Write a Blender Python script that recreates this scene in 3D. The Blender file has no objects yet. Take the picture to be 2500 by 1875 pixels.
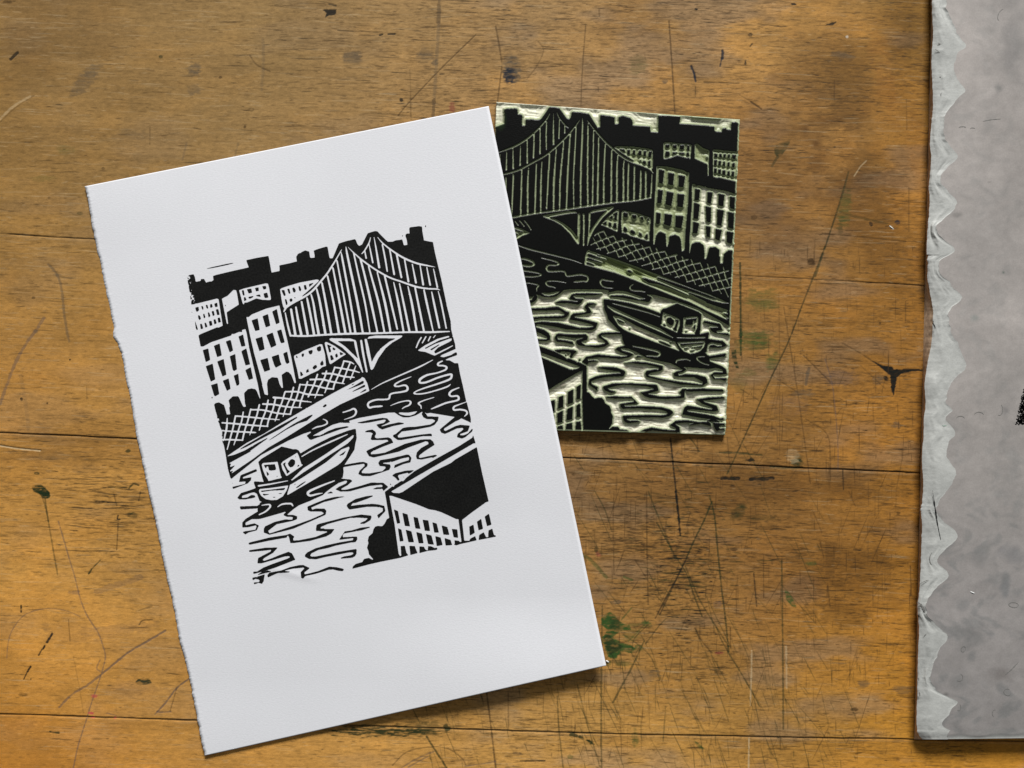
import bpy, math, random
import numpy as np

# ------------------------------------------------------------------ scene, camera, light, exposure
scene = bpy.context.scene
PX = 0.524 / 2500.0            # metres per picture pixel on the table plane
HC = 0.42                      # camera height above the table
cam_d = bpy.data.cameras.new('camera'); cam = bpy.data.objects.new('camera', cam_d)
scene.collection.objects.link(cam); scene.camera = cam
cam.location = (0, 0, HC); cam.rotation_euler = (0, 0, 0)
cam_d.sensor_width = 36; cam_d.lens = 36 * HC / 0.524; cam_d.clip_start = 0.01; cam_d.clip_end = 50

world = bpy.data.worlds.new('World'); scene.world = world; world.use_nodes = True
world.node_tree.nodes['Background'].inputs[0].default_value = (0.93, 0.97, 1.0, 1)
world.node_tree.nodes['Background'].inputs[1].default_value = 0.14

def area(name, loc, target, sx, sy, power, col):
    d = bpy.data.lights.new(name, 'AREA'); d.shape = 'RECTANGLE'; d.size = sx; d.size_y = sy
    d.energy = power; d.color = col
    o = bpy.data.objects.new(name, d); scene.collection.objects.link(o); o.location = loc
    v = np.array(target) - np.array(loc)
    import mathutils
    o.rotation_euler = mathutils.Vector(v).to_track_quat('-Z', 'Y').to_euler()
area('window_light', (0.6, 3.55, 1.85), (0, 0, 0), 1.6, 0.9, 288, (1.0, 0.992, 0.985))

scene.view_settings.view_transform = 'Standard'; scene.view_settings.look = 'None'
scene.view_settings.exposure = 0.0; scene.view_settings.gamma = 1.0
scene.view_settings.use_curve_mapping = False
scene.render.engine = 'CYCLES'

rng = np.random.default_rng(7)

# ------------------------------------------------------------------ helpers
def P(px, py, z=0.0):
    """world position of the point at height z that stands over picture position px, py"""
    px = np.asarray(px, float); py = np.asarray(py, float); z = np.asarray(z, float)
    k = (HC - z) / HC
    return np.stack([(px - 1250) * PX * k, (937.5 - py) * PX * k, z + 0 * px], -1)

def link_mesh(name, verts, faces, mat, parent=None, smooth=True, colors=None):
    """faces: (n,4) / (n,3) int array or list of such arrays"""
    if not isinstance(faces, list): faces = [faces]
    me = bpy.data.meshes.new(name)
    loops = np.concatenate([f.ravel() for f in faces]).astype(np.int32)
    totals = np.concatenate([np.full(len(f), f.shape[1]) for f in faces]).astype(np.int32)
    starts = np.concatenate([[0], np.cumsum(totals)[:-1]]).astype(np.int32)
    me.vertices.add(len(verts)); me.vertices.foreach_set('co', np.asarray(verts, np.float32).ravel())
    me.loops.add(len(loops)); me.loops.foreach_set('vertex_index', loops)
    me.polygons.add(len(totals)); me.polygons.foreach_set('loop_start', starts)
    me.polygons.foreach_set('loop_total', totals)
    me.polygons.foreach_set('use_smooth', np.full(len(totals), smooth, bool))
    if colors is not None:
        a = me.color_attributes.new('Col', 'FLOAT_COLOR', 'POINT')
        c = np.ones((len(verts), 4), np.float32); c[:, :3] = colors
        a.data.foreach_set('color', c.ravel())
    me.update(calc_edges=True); me.validate()
    me.materials.append(mat)
    o = bpy.data.objects.new(name, me); scene.collection.objects.link(o)
    if parent is not None: o.parent = parent
    return o

def grid_faces(nr, nc):
    i = np.arange(nr * nc).reshape(nr, nc)
    return np.stack([i[1:, :-1], i[1:, 1:], i[:-1, 1:], i[:-1, :-1]], -1).reshape(-1, 4)

def thing(name, label, cat):
    o = bpy.data.objects.new(name, None); scene.collection.objects.link(o)
    o.empty_display_size = 0.02; o['label'] = label; o['category'] = cat
    return o

def s2l(c):
    c = np.asarray(c, float) / 255.0
    return np.where(c <= 0.04045, c / 12.92, ((c + 0.055) / 1.055) ** 2.4)

def smooth(a, lo, hi):
    t = np.clip((a - lo) / (hi - lo), 0, 1); return t * t * (3 - 2 * t)

def noise2(h, w, sy, sx, seed, octaves=3):
    """value noise on an h x w grid, cell size sy x sx samples, range about 0..1"""
    r = np.random.default_rng(seed); out = np.zeros((h, w), np.float32); amp = 1.0; tot = 0
    for o in range(octaves):
        gh, gw = int(h / sy) + 3, int(w / sx) + 3
        g = r.random((gh, gw)).astype(np.float32)
        y = np.arange(h) / sy; x = np.arange(w) / sx
        yi = y.astype(int); xi = x.astype(int)
        fy = y - yi; fx = x - xi; fy = (fy * fy * (3 - 2 * fy))[:, None]; fx = (fx * fx * (3 - 2 * fx))[None]
        a = g[yi][:, xi]; b = g[yi][:, xi + 1]; c = g[yi + 1][:, xi]; d = g[yi + 1][:, xi + 1]
        out += amp * ((a * (1 - fx) + b * fx) * (1 - fy) + (c * (1 - fx) + d * fx) * fy)
        tot += amp; amp *= 0.5; sy = max(sy / 2, 1.001); sx = max(sx / 2, 1.001)
    return out / tot

def material(name, rough=0.6, spec=0.5, attr=True, col=(1, 1, 1), grain=None, bump=None):
    """principled surface; grain=(scale xyz, lo, hi) multiplies the colour, bump=(scale xyz, distance)"""
    m = bpy.data.materials.new(name); m.use_nodes = True
    nt = m.node_tree; b = nt.nodes['Principled BSDF']
    b.inputs['Roughness'].default_value = rough; b.inputs['Specular IOR Level'].default_value = spec
    tc = nt.nodes.new('ShaderNodeTexCoord')
    if attr:
        at = nt.nodes.new('ShaderNodeVertexColor'); at.layer_name = 'Col'; src = at.outputs['Color']
    else:
        rgb = nt.nodes.new('ShaderNodeRGB'); rgb.outputs[0].default_value = (*col, 1); src = rgb.outputs[0]
    def tex(scale, detail=3):
        mp = nt.nodes.new('ShaderNodeMapping'); mp.inputs['Scale'].default_value = scale
        nt.links.new(tc.outputs['Object'], mp.inputs['Vector'])
        n = nt.nodes.new('ShaderNodeTexNoise'); n.inputs['Scale'].default_value = 1.0
        n.inputs['Detail'].default_value = detail; n.inputs['Roughness'].default_value = 0.6
        nt.links.new(mp.outputs[0], n.inputs['Vector']); return n.outputs['Fac']
    for g in (grain or []):
        mr = nt.nodes.new('ShaderNodeMapRange'); mr.inputs['From Min'].default_value = 0.3
        mr.inputs['From Max'].default_value = 0.7
        mr.inputs['To Min'].default_value = g[1]; mr.inputs['To Max'].default_value = g[2]
        nt.links.new(tex(g[0]), mr.inputs['Value'])
        mx = nt.nodes.new('ShaderNodeVectorMath'); mx.operation = 'SCALE'
        nt.links.new(src, mx.inputs[0]); nt.links.new(mr.outputs[0], mx.inputs['Scale']); src = mx.outputs[0]
    nt.links.new(src, b.inputs['Base Color'])
    if bump:
        bp = nt.nodes.new('ShaderNodeBump'); bp.inputs['Strength'].default_value = 1.0
        bp.inputs['Distance'].default_value = bump[1]
        nt.links.new(tex(bump[0]), bp.inputs['Height']); nt.links.new(bp.outputs[0], b.inputs['Normal'])
    return m
# ------------------------------------------------------------------ the linocut design (vector outlines)
# Each line: letter + points. T = tile origin in picture pixels; K/W = ink / bare area; S/B = bare / ink stroke x,y,width
DESIGN = """
T 440 540
K 120,1000 170,965 240,955 262,1000 280,1090 365,1075 375,1040 435,1040 465,1105 520,1085 560,1085 598,1060 590,985 650,965 900,905 1235,830 1200,740 1190,700 1280,680 1400,655 1590,625 1615,760 1645,925 1790,895 1785,795 1950,760 2050,735 2100,725 @700,540 170,640 200,590 330,525 405,545 420,650 440,662 500,655 500,600 485,530 560,500 700,458 735,460 760,600 772,665 825,668 880,540 940,400 1060,360 1225,322 1245,340 1270,410 1305,445 1355,420 1450,230 1460,215 1540,190 1600,175 1635,185 1720,275 1820,370 1900,370 1960,345 2080,328 2110,435 2172,425 2160,330 @920,540 515,265 520,235 545,222 590,222 583,140 590,110 760,88 815,98 820,180 850,345 900,355 970,370 1010,372 1050,580 1165,1060 1290,1659 @920,740 1250,0 1330,330 1340,480 1370,600 1410,740 1415,800 1440,895 1465,1080 1500,1280 1590,1659 @920,940 1545,0 1610,290 1620,310 1690,590 1695,680 1640,650 1520,597 1405,572 960,498 895,510 830,470 700,545 580,578 470,578 390,540 320,492 220,493 @700,940 1300,590 1130,640 1125,660 1145,680 960,675 820,715 460,915 600,905 740,830 880,775 1080,740 1125,750 1100,765 950,800 640,915 560,940 440,985 400,970 380,930 358,920 370,900 440,850 430,835 300,875 0,1012 @480,940 1620,1015 1380,1140 1160,1260 660,1659 @540,1110 215,410 185,435 165,415 120,250 75,0 @480,940 570,1500 545,1370 490,1080 465,1020 465,990 440,800 400,680 370,620 370,560 345,480 315,355 @440,740 365,770 330,590 300,500 @440,540 200,1500 165,1250
K 400,868 600,820 850,765 1040,735 860,782 640,830 420,866
W 200,1505 660,1390 690,1400 765,1880 690,1915 660,1910 370,2030 330,2055 240,2000 150,1505
W 750,1395 790,1370 850,1340 955,1235 1005,1238 1020,1290 1055,1500 835,1640 862,1845 850,1853 838,1840 790,1600
W 1060,1240 1140,1210 1540,1115 1580,1120 1600,1200 1635,1400 1620,1420 1480,1415 1370,1390 1200,1465 1155,1465 1145,1500 1125,1480
K 1108,1245 1145,1240 1160,1330 1135,1340 1118,1300
K 1200,1225 1280,1212 1295,1285 1230,1298
K 1345,1200 1410,1190 1415,1250 1365,1262
K 1475,1170 1545,1163 1550,1215 1500,1228
K 1145,1365 1175,1370 1195,1415 1150,1440
K 1225,1362 1310,1345 1320,1360 1260,1392 1235,1390
K 1350,1338 1420,1318 1440,1325 1450,1362 1400,1352
K 1500,1300 1565,1285 1590,1370 1530,1382 1512,1360
T 700 540
W -120,1225 -95,1205 0,1170 240,1100 540,1045 580,1055 575,1080 400,1240 250,1370 100,1460 0,1515 -40,1560 -60,1550 -85,1450
T 440 540
K 1820,1240 1875,1238 1900,1330 1880,1348 1860,1330
K 1925,1218 1965,1212 1985,1295 1965,1310 1950,1290
K 2015,1200 2050,1190 2080,1240 2075,1270 2055,1285 2030,1265
K 2125,1172 2155,1168 2182,1230 2165,1262 2140,1245
K 1880,1400 1915,1410 1935,1490 1905,1510
K 1970,1400 2000,1388 2025,1410 2015,1440 1985,1452 1968,1425
K 2050,1370 2072,1362 2075,1385 2060,1388
T 700 540
K 305,1150 345,1148 365,1215 345,1235 320,1225
K 400,1130 495,1103 405,1185
T 440 740
K 270,80 330,65 340,125 305,155 285,140
K 375,55 405,50 420,90 405,128
K 458,35 490,28 505,90 490,102 470,80
K 538,20 570,12 585,65 550,88 540,70
K 612,10 665,-10 675,60 630,70
K 318,215 355,225 375,280 345,305 325,270
K 410,195 435,190 455,255 425,275
K 495,165 520,165 545,230 510,258
K 565,145 605,140 620,215 585,230
K 640,115 685,105 710,205 665,215
K 355,375 390,370 415,455 370,468
K 435,350 465,355 493,425 450,440
K 515,325 565,318 580,395 530,410
K 598,295 635,290 658,360 615,383
K 672,265 715,258 733,340 685,350
K 255,255 275,340 320,470 300,485 280,450
K 805,32 822,30 825,52 808,52
K 205,150 218,150 216,172 206,172
T 700 540
S 993,497,8 960,560,18 880,700,26 800,830,32 720,950,32 600,1095,36 470,1245,38 330,1350,40 150,1445,40 0,1540,42 -50,1625,25
S 1100,460,8 1190,550,20 1360,700,30 1600,870,32 1850,1010,32 2060,1085,34 2322,1175,36 2522,1210,32 2702,1220,28 2762,1238,10
S 1510,290,12 1480,390,22 1400,530,24 1350,585,18
S 1635,285,12 1720,385,24 1860,500,30 2080,645,36 2322,750,36 2522,795,30 2680,825,10
S 1480,400,14 1515,570,26 1550,745,28
S 1405,530,20 1430,665,28
S 1570,280,10 1610,500,28 1665,830,40
S 1722,420,26 1770,660,30 1810,900,26
S 1855,510,26 1935,955,34
S 1980,600,34 2065,1010,34
S 2122,690,24 2192,1085,36
S 2260,770,20 2327,1105,36
S 2402,800,20 2457,1140,36
S 2522,830,20 2582,1145,34
S 2642,855,16 2712,1185,32
S -27,1645,20 20,1875,34 68,2060,36
S 78,1585,40 110,1775,42 155,2035,45
S 165,1545,30 205,1775,42 260,2030,45
S 268,1450,34 310,1675,38 375,2025,44
S 365,1380,30 390,1500,38 440,1750,40 490,2025,44
S 440,1320,26 480,1475,36 525,1750,42 575,2025,46
S 540,1220,30 600,1475,40 695,2020,44
S 635,1110,32 705,1475,40 800,2010,42
S 735,985,30 845,1475,36 940,2005,42
S 832,840,28 955,1475,40 1055,2005,44
S 905,710,26 1050,1475,32 1150,2005,36
S 980,560,14 1010,720,34 1150,1475,36 1235,2005,40
S 1065,455,12 1100,650,38 1275,1475,42 1370,2005,36
S 1205,570,26 1300,1000,32 1410,1475,32 1495,1985,24
S 1330,690,34 1400,960,36 1520,1475,42 1635,2005,30
S 1475,815,26 1540,1050,34 1655,1475,40 1760,2000,32
S 1630,920,22 1770,1475,44 1870,2000,36
S 1765,990,32 1880,1475,36 1990,1940,30
S 1925,1095,18 2010,1475,40 2105,1990,32
S 2030,1120,22 2105,1475,36 2212,1990,38
S 2182,1170,20 2252,1475,40 2342,1985,36
S 2312,1200,30 2367,1475,36 2472,1985,34
S 2472,1240,28 2522,1475,38 2637,1985,24
S 2610,1270,20 2652,1475,36 2747,1915,36
S 2727,1255,14 2782,1475,30 2872,1925,26
S 68,2058,36 340,2065,36 700,2042,36 1100,2025,40 1600,2015,38 2212,1995,34 2600,1995,40 2930,1983,22
T 700 740
W 765,640 800,628 1150,635 1240,665 1255,700 1300,950 1380,1250 1360,1250 1300,1130 1200,990 1000,800 780,670
K 910,680 1210,685 1230,800 1285,1000 1180,900 1050,775
S 1340,675,36 1375,900,40 1440,1230,32
W 1400,640 1440,640 1480,800 1530,1060 1560,1000 1620,900 1720,790 1850,690 1965,635 1700,630 1560,630 1450,642 1480,600 1600,580 2080,580 2080,600 2050,625 1900,710 1780,810 1650,990 1560,1180 1530,1205 1510,1190 1440,900
W 135,940 220,905 310,850 600,735 640,740 690,920 708,1130 640,1150 570,1210 450,1265 265,1360 220,1360 190,1200 130,980
K 165,950 185,945 200,985 175,985
K 178,1005 205,1035 190,1030
K 265,925 285,905 315,908 305,960 275,968
K 390,860 460,840 470,870 455,910 420,925 395,895
K 540,800 600,770 620,790 618,850 575,872 545,845
K 240,1228 275,1245 300,1290 250,1320
K 350,1210 395,1175 390,1210 410,1225 350,1255
K 465,1155 505,1115 535,1115 550,1150 495,1195 470,1175
K 600,1085 640,1025 665,1075 665,1105 630,1125 605,1110
W 690,700 720,697 860,765 1070,920 1000,960 790,1100 770,1080 720,880 685,730
K 725,740 815,775 775,790 800,860 790,885 765,885
K 825,790 885,825 855,848 825,830
K 780,940 815,935 850,1000 845,1015 795,1030
K 870,930 905,900 925,960 885,983
K 950,875 1030,912 965,938
S 1245,1125,16 1195,1250,24 1145,1372,18
S 1140,1075,26 1072,1250,26 1005,1430,26
S 1030,1035,28 1005,1120,28 955,1240,28 902,1360,28 860,1455,28 835,1548,28
S 868,1150,28 850,1200,28 792,1350,28 745,1455,28 685,1615,18
S 715,1220,28 680,1340,28 615,1455,28 565,1560,28 505,1710,14
S 555,1280,28 500,1440,28 445,1560,28 388,1685,28
S 375,1410,26 330,1560,28 283,1685,28 248,1785,28 230,1870,26
S 240,1460,28 183,1685,28 133,1785,28 88,1905,28 65,2000,28
S 235,1465,26 480,1480,30 700,1530,32 845,1545,24
S 425,1375,34 640,1372,34 800,1410,34 1040,1450,18
S 645,1265,34 830,1272,34 1040,1320,34 1215,1335,24
S 860,1155,28 1000,1175,32 1200,1215,30 1310,1247,20
S 1030,1040,30 1150,1062,30 1210,1095,18
T 480 940
S 1745,38,28 1700,210,26 1650,310,26 1600,430,26 1555,575,12
S 1592,120,28 1535,310,26 1485,430,28 1450,540,28 1412,650,16
S 1425,220,28 1375,430,28 1330,540,28 1290,650,28 1270,745,26
S 1288,270,28 1255,430,28 1215,540,28 1170,650,28 1128,815,20
S 1130,352,28 1085,540,28 1045,650,28 1000,770,28 955,905,12
S 975,430,26 920,650,28 880,770,28 845,900,28 825,995,26
S 840,482,24 810,650,26 765,770,26 730,900,28 670,1080,16
S 698,565,28 655,770,28 620,900,28 550,1160,18
S 552,595,20 540,770,34 500,950,24
S 475,980,26 700,985,32 830,992,22
S 430,815,20 600,830,28 1000,850,30 1070,853,16
S 465,678,28 700,695,32 900,715,32 1280,742,26
S 700,555,30 950,575,30 1200,600,28 1490,622,18
S 975,440,30 1200,450,30 1450,505,30 1690,525,26
S 1195,340,36 1400,350,32 1620,390,30 1890,405,20
S 1385,222,40 1600,240,32 1800,275,32 2065,305,18
S 1605,118,32 1820,120,30 2000,165,34 2270,180,24
T 700 740
W 1340,1350 1355,1325 1400,1345 1450,1440 1488,1575 @700,940 1470,115 960,350 640,535 0,935 @480,940 1300,1120 1000,1340 630,1590 625,1585 665,1540 610,1555 600,1545 700,1440 610,1475 600,1460 625,1415 590,1412 585,1405 760,1310 1000,1180 @480,940 550,1285 560,1270 900,1040 1200,880 1622,620 @700,940 820,150
K 1005,1590 1180,1510 1360,1400 1390,1405 1385,1440 1300,1480
K 1150,1475 1250,1430 1320,1395 1180,1475
K 975,1680 1160,1600 1390,1470 1415,1475 1410,1505 1200,1590 1050,1650
K 1280,1640 1400,1555 1435,1545 1435,1570 1340,1610
T 480 940
K 550,1290 660,1262 870,1175 1100,1040 1290,940 1270,965 1000,1160 760,1310 590,1400 540,1370
K 770,1160 870,1090 1230,880 1500,730 1810,565 1810,590 1500,790 1100,1000 900,1110 770,1165
K 1285,1000 1600,790 1760,690 2040,545 2090,530 2085,550 1990,640 1830,690 1600,810 1400,940 1290,1005
T 700 940
K 645,385 690,345 715,345 720,370 700,385 670,400
T 480 940
W 1180,0 1225,165 1285,185 1262,0
W 70,-700 115,-695 265,-775 625,-895 635,-925 670,-920 765,-960 820,-955 817,-995 880,-1010 905,-915 945,-675 1105,0 1150,245 1140,245 1085,110 1060,75 990,60 920,75 855,145 870,330 890,385 850,395 830,370 760,215 740,200 645,205 575,275 590,330 600,385 585,400 605,525 545,530 520,440 495,360 400,310 340,325 315,350 200,350 20,-300 20,-700
K 258,0 375,-35 408,160 335,200 315,185
K 265,215 285,210 290,240 272,238
T 440 740
K 405,845 505,815 540,1020 460,1060
K 605,768 710,725 748,940 665,970
K 820,690 890,665 912,670 952,850 890,885
K 1048,600 1132,565 1175,770 1100,780
K 460,1135 585,1088 632,1370 550,1412
K 665,1050 783,1005 832,1285 760,1320
K 892,955 990,915 1022,1190 970,1222 945,1200
K 1100,865 1190,812 1258,1100 1175,1120
K 555,1475 670,1440 700,1640 650,1660
K 765,1395 872,1355 908,1540 840,1578
K 962,1305 1045,1270 1068,1465 1015,1488
K 1172,1205 1270,1152 1312,1355 1235,1380
W 1190,245 1230,250 1290,200 1550,95 1785,38 1870,420 2000,980 2085,1430 2060,1445 2000,1290 1950,1240 1910,1232 1825,1290 1850,1520 1830,1530 1790,1460 1760,1350 1740,1340 1650,1332 1580,1380 1562,1450 1580,1655 1545,1650 1520,1640 1440,1300 1330,900 1250,550
K 1283,310 1395,272 1432,480 1350,500
K 1480,235 1580,195 1622,405 1540,435
K 1655,150 1740,105 1790,350 1725,380
K 1355,640 1478,602 1520,830 1425,862
K 1550,575 1665,528 1732,755 1635,802
K 1742,500 1820,470 1882,705 1820,720 1800,690
K 1438,1025 1575,985 1620,1200 1515,1235
K 1645,965 1775,922 1800,1050 1825,1105 1720,1162 1690,1110
K 1852,905 1925,872 1968,1070 1920,1092 1895,1060
T 920 740
S 710,800,22 750,700,26 800,615,24
S 820,715,22 885,600,24
S 925,680,22 965,600,24
S 1020,620,20 1055,575,14
W 735,850 860,760 1090,640 1270,590 1308,590 1300,615 1120,670 860,810 880,820 1050,730 1300,640 1350,630 1345,670 1290,705 1100,800 1030,870 1055,905 1375,750 1370,770 1270,830 1040,945 1010,935 880,880 780,865
K 955,835 990,845 1135,745 1120,740 980,820
W 1135,960 1180,925 1400,830 1440,820 1500,850 1440,885 1350,930 1200,975
W 1220,1025 1300,985 1440,935 1600,900 1600,1060 1470,1080 1400,1080 1310,1030
K 1210,1010 1390,900 1420,885 1445,900 1438,935 1400,940 1240,1010
S -102,1555,12 80,1450,22 300,1350,26 600,1220,28 800,1130,30 1010,1020,14
S 620,1322,14 450,1390,26 340,1450,32 325,1490,32 400,1495,30 500,1475,34 550,1510,38 540,1570,38 430,1600,34 300,1618,32 235,1650,34 205,1725,32 0,1737,34 -122,1775,36 -162,1825,36 -132,1880,36 -62,1865,34 58,1855,36 103,1853,18
S 1180,1040,24 1105,1080,34 1110,1120,34 1200,1125,34 1255,1150,36 1230,1200,34 1080,1255,30 900,1295,38 780,1370,44 780,1430,40 900,1420,38 1100,1340,36 1320,1280,38 1345,1320,38 1300,1375,38 1100,1450,34 850,1530,30 700,1590,24 680,1630,26 850,1625,28 1100,1560,28 1270,1500,30 1330,1455,12
T 920 940
S 1480,45,20 1350,100,34 1305,160,38 1340,200,34 1450,195,34 1475,240,40 1440,275,34 1250,320,34 1100,380,34 980,430,20
S 1618,300,14 1480,350,24 1390,390,34 1390,445,34 1500,440,36 1600,460,34 1625,510,32 1575,565,14
S 240,372,12 400,310,24 560,280,26 610,310,36 580,360,30 500,395,24 455,428,14
S 1030,220,16 850,275,22 750,325,30 790,370,26 800,420,20
W 390,505 410,490 560,495 650,480 735,465 680,520 600,550 520,550 430,530
T 700 940
S 1015,490,24 1130,455,28 1210,425,36 1250,480,36 1200,560,28 1030,622,12
S 650,610,14 715,640,24 725,690,28 650,730,26 540,755,30 455,795,12
K 1235,682 1500,625 1720,590 1805,598 1862,658 1800,690 1690,740 1720,742 1850,705 2020,670 2120,685 2100,700 1900,740 1720,798 1660,770 1612,712 1640,705 1750,680 1785,635 1770,618 1500,670 1380,685
T 540 1110
K 668,132 718,77 1088,-148 1298,-98 1358,-98 1396,-78 1428,-23 1448,-38 1680,-173 1960,-313 2280,-433 2410,-468 2425,-458 2440,-303 2415,-193 2400,-93 2310,47 2210,197 2200,237 2205,307 2190,406 2165,430 2257,440 2212,475 2120,505 1990,590 1875,680 1830,725 1600,830 1400,910 1300,980 1190,1075 1150,1025 1090,1045 700,1155 540,1160 440,1220 380,1240 380,1220 440,1155 660,1020 650,990 665,965 350,985 335,940 345,930 650,920 695,890 690,870 735,845 690,832 665,760 640,700 590,675 520,690 375,740 375,780 470,770 540,725 600,730 620,765 560,780 430,805 330,805 290,775 355,690 530,635 620,600 585,500 600,480 765,490 745,430
W 730,180 750,148 1015,125 1050,280 1075,385 1095,400 1080,420 850,475 840,440 790,370 750,270
K 765,185 965,170 990,250 975,275 890,285 860,275 845,210 825,205 805,250
K 810,290 865,350 830,385
K 990,390 1030,378 1005,402
W 1080,160 1110,120 1370,-40 1400,30 1445,170 1475,180 1450,205 1180,385 1165,370 1100,260
K 1198,155 1250,85 1290,78 1330,105 1330,165 1290,215 1245,228 1215,200
K 1110,165 1165,130 1150,180 1200,270 1240,300 1185,345 1170,290
K 1365,222 1385,180 1410,185 1400,205
K 1328,25 1345,30 1348,45 1335,42
S 675,560,34 900,525,28 1200,468,16
W 680,635 700,615 900,595 1210,550 1180,640 1110,750 1000,815 900,818 800,800 720,740 685,680
K 708,650 850,635 1155,595 1135,635 900,645 730,670
K 740,705 850,708 1095,690 1085,705 1000,700 860,715 770,735
K 890,762 1010,758 960,772
W 1255,455 1480,240 1600,165 1880,-13 2370,-353 2390,-350 2375,-305 2280,-205 1960,0 1740,150 1480,320 1275,465
S 1450,32,20 1630,-73,26 1880,-193,30 2080,-283,30 2275,-368,16
W 2300,-148 2310,-120 2240,50 2160,140 2080,200 1600,490 1190,730 1190,700 1240,540 1280,520 1480,400 1880,140 1980,60 2160,-93
K 2070,50 2255,-80 2200,0 2120,20
K 1280,555 1360,510 1330,540
K 1325,605 1440,520 1560,455 1480,520 1380,590
K 2010,162 2075,122 2040,152
S 2050,465,22 1850,540,34 1620,640,44 1560,690,44 1600,735,40 1740,705,30 1825,690,14
S 730,910,16 860,895,30 880,940,34 800,1020,30 685,1078,24
S 1015,940,16 1100,890,30 1250,880,34 1290,920,24
K 345,380 360,365 630,258 648,295 400,400 385,430 545,405 535,460 480,515 215,615 200,580 430,525 438,480 320,490
K 185,515 205,503 212,520
K 2277,747 2047,759 1880,800 1700,870 1550,935 1560,1000 1610,1020 1800,1020 1850,1050 1830,1070 1600,1170 1280,1285 870,1418 845,1370 1000,1250 1290,1190 1365,1160 1370,1110 1300,1085 1200,1085 1150,1040 1120,1085 1180,1115 1290,1120 1280,1170 1150,1165 960,1210 790,1290 765,1340 765,1400 870,1440 1300,1330 1700,1160 1880,1080 1895,1010 1860,970 1700,970 1640,990 1620,950 1850,850 1977,820 2117,777
K 380,1220 380,1308 480,1305 630,1270 635,1300 615,1350 430,1378 385,1395 435,1435 490,1400 640,1360 680,1275 600,1235 440,1270 440,1220 540,1165 520,1140
K 490,1600 510,1580 870,1490 1170,1445 1240,1420 1320,1475 1295,1510 1300,1545 1400,1540 1700,1480 1915,1390 1900,1380 1710,1370 1705,1350 1715,1265 1760,1245 2212,1130 2517,1077 2702,1097 2707,1127 2687,1177 2577,1242 2497,1242 2507,1227 2597,1187 2642,1142 2477,1132 2317,1137 1917,1247 1795,1300 1790,1330 1850,1325 1860,1340 2040,1340 1980,1420 1890,1470 1600,1550 1300,1590 1245,1590 1220,1480 1195,1450 1180,1490 870,1545 510,1620
T 920 940
K 1405,572 1130,800 1160,855 1225,878 1270,860 1440,780 1540,768 1560,790 1520,830 1460,870 1440,935 1530,962 1590,940 1720,830 1728,795 1710,788 1640,870 1560,905 1500,905 1500,880 1640,830 1675,730 1500,715 1420,735 1240,825 1205,810 1215,780 1420,650 1470,630 1520,597
K 805,520 840,580 900,610 1000,612 1050,635 1040,660 960,710 700,750 560,755 470,770 340,880 290,900 295,930 370,985 430,990 830,918 990,920 990,885 965,872 800,890 430,945 385,945 375,910 450,835 700,800 960,750 1040,715 1100,640 1115,570 910,562 895,530 830,470
K -227,845 -172,815 -82,800 -22,840 -12,880 -32,910 -32,945 0,960 208,940 258,965 298,1035 78,1120 -82,1195 -107,1215 -107,1245 0,1240 150,1215 500,1060 800,980 960,975 1010,1010 1040,1075 860,1190 770,1260 755,1300 780,1312 900,1285 1050,1255 1090,1268 1010,1310 990,1300 800,1340 720,1330 705,1280 720,1210 800,1130 930,1060 925,1020 880,1010 560,1125 400,1195 0,1290 -62,1302 -140,1280 -192,1190 -150,1165 40,1080 210,1010 190,985 -80,990 -112,975 -90,900 -70,870 -110,850
K 25,1400 60,1350 250,1320 540,1250 580,1255 625,1310 605,1390 480,1420 310,1495 320,1440 450,1390 580,1350 580,1295 450,1320 280,1380 110,1400 110,1412 240,1430 250,1470 225,1525 0,1600 -120,1638 -260,1635 -335,1600 -310,1540 -220,1455 -225,1415 -400,1440 -595,1475 -600,1450 -560,1430 -300,1385 -235,1383 -165,1410 -170,1460 -225,1500 -275,1560 -265,1585 -140,1590 100,1550 160,1490 150,1465 50,1455
T 800 1130
K 250,285 410,298 445,325 360,400 245,465 250,485 340,480 550,425 780,355 1000,357 1090,430 1005,505 985,465 800,475 880,440 985,435 985,395 950,392 750,415 600,455 400,510 230,515 140,475 200,430 330,370 352,335 340,318 240,325 130,330 130,290
K -20,550 60,512 100,545
K 340,770 360,735 500,650 690,600 810,585 815,600 700,650 500,720 450,725 415,775 550,755 800,737 900,745 1020,775 1040,865 915,1000 890,940 990,870 990,810 880,790 700,790 400,838 370,820
K 1160,225 1220,185 1400,140 1560,130 1500,175 1455,195 1445,175 1280,215 1265,240 1295,300 1265,320 1220,265
K 1105,350 1155,400 1130,398
K 1360,245 1378,248 1375,262 1360,258
T 580 1230
K 1830,640 1930,495 2050,478 2222,428 2382,411 2387,423 2242,473 1925,530 1895,560 1897,600 2090,590 2152,590 2157,640 2122,690 2050,693 1770,750 1620,795 1450,830 1330,890 1305,935 1340,950 1420,945 1800,865 2130,812 2145,825 2140,900 2110,945 2060,970 1860,985 1855,970 1920,945 2040,925 2085,900 2080,875 2000,875 1560,960 1420,995 1290,992 1212,950 1215,915 1260,870 1400,800 1600,745 1850,690 2070,655 2085,625 2080,615 1840,645
K 203,840 215,865 490,840 610,825 590,860 370,975 355,1070 430,1070 640,1010 850,945 930,940 945,960 900,985 620,1085 460,1150 350,1220 285,1220 280,1250 300,1258 480,1210 700,1140 1040,1005 980,890 915,862 760,920 600,985 480,1025 450,1010 480,975 640,880 725,785 500,790 240,830
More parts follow.
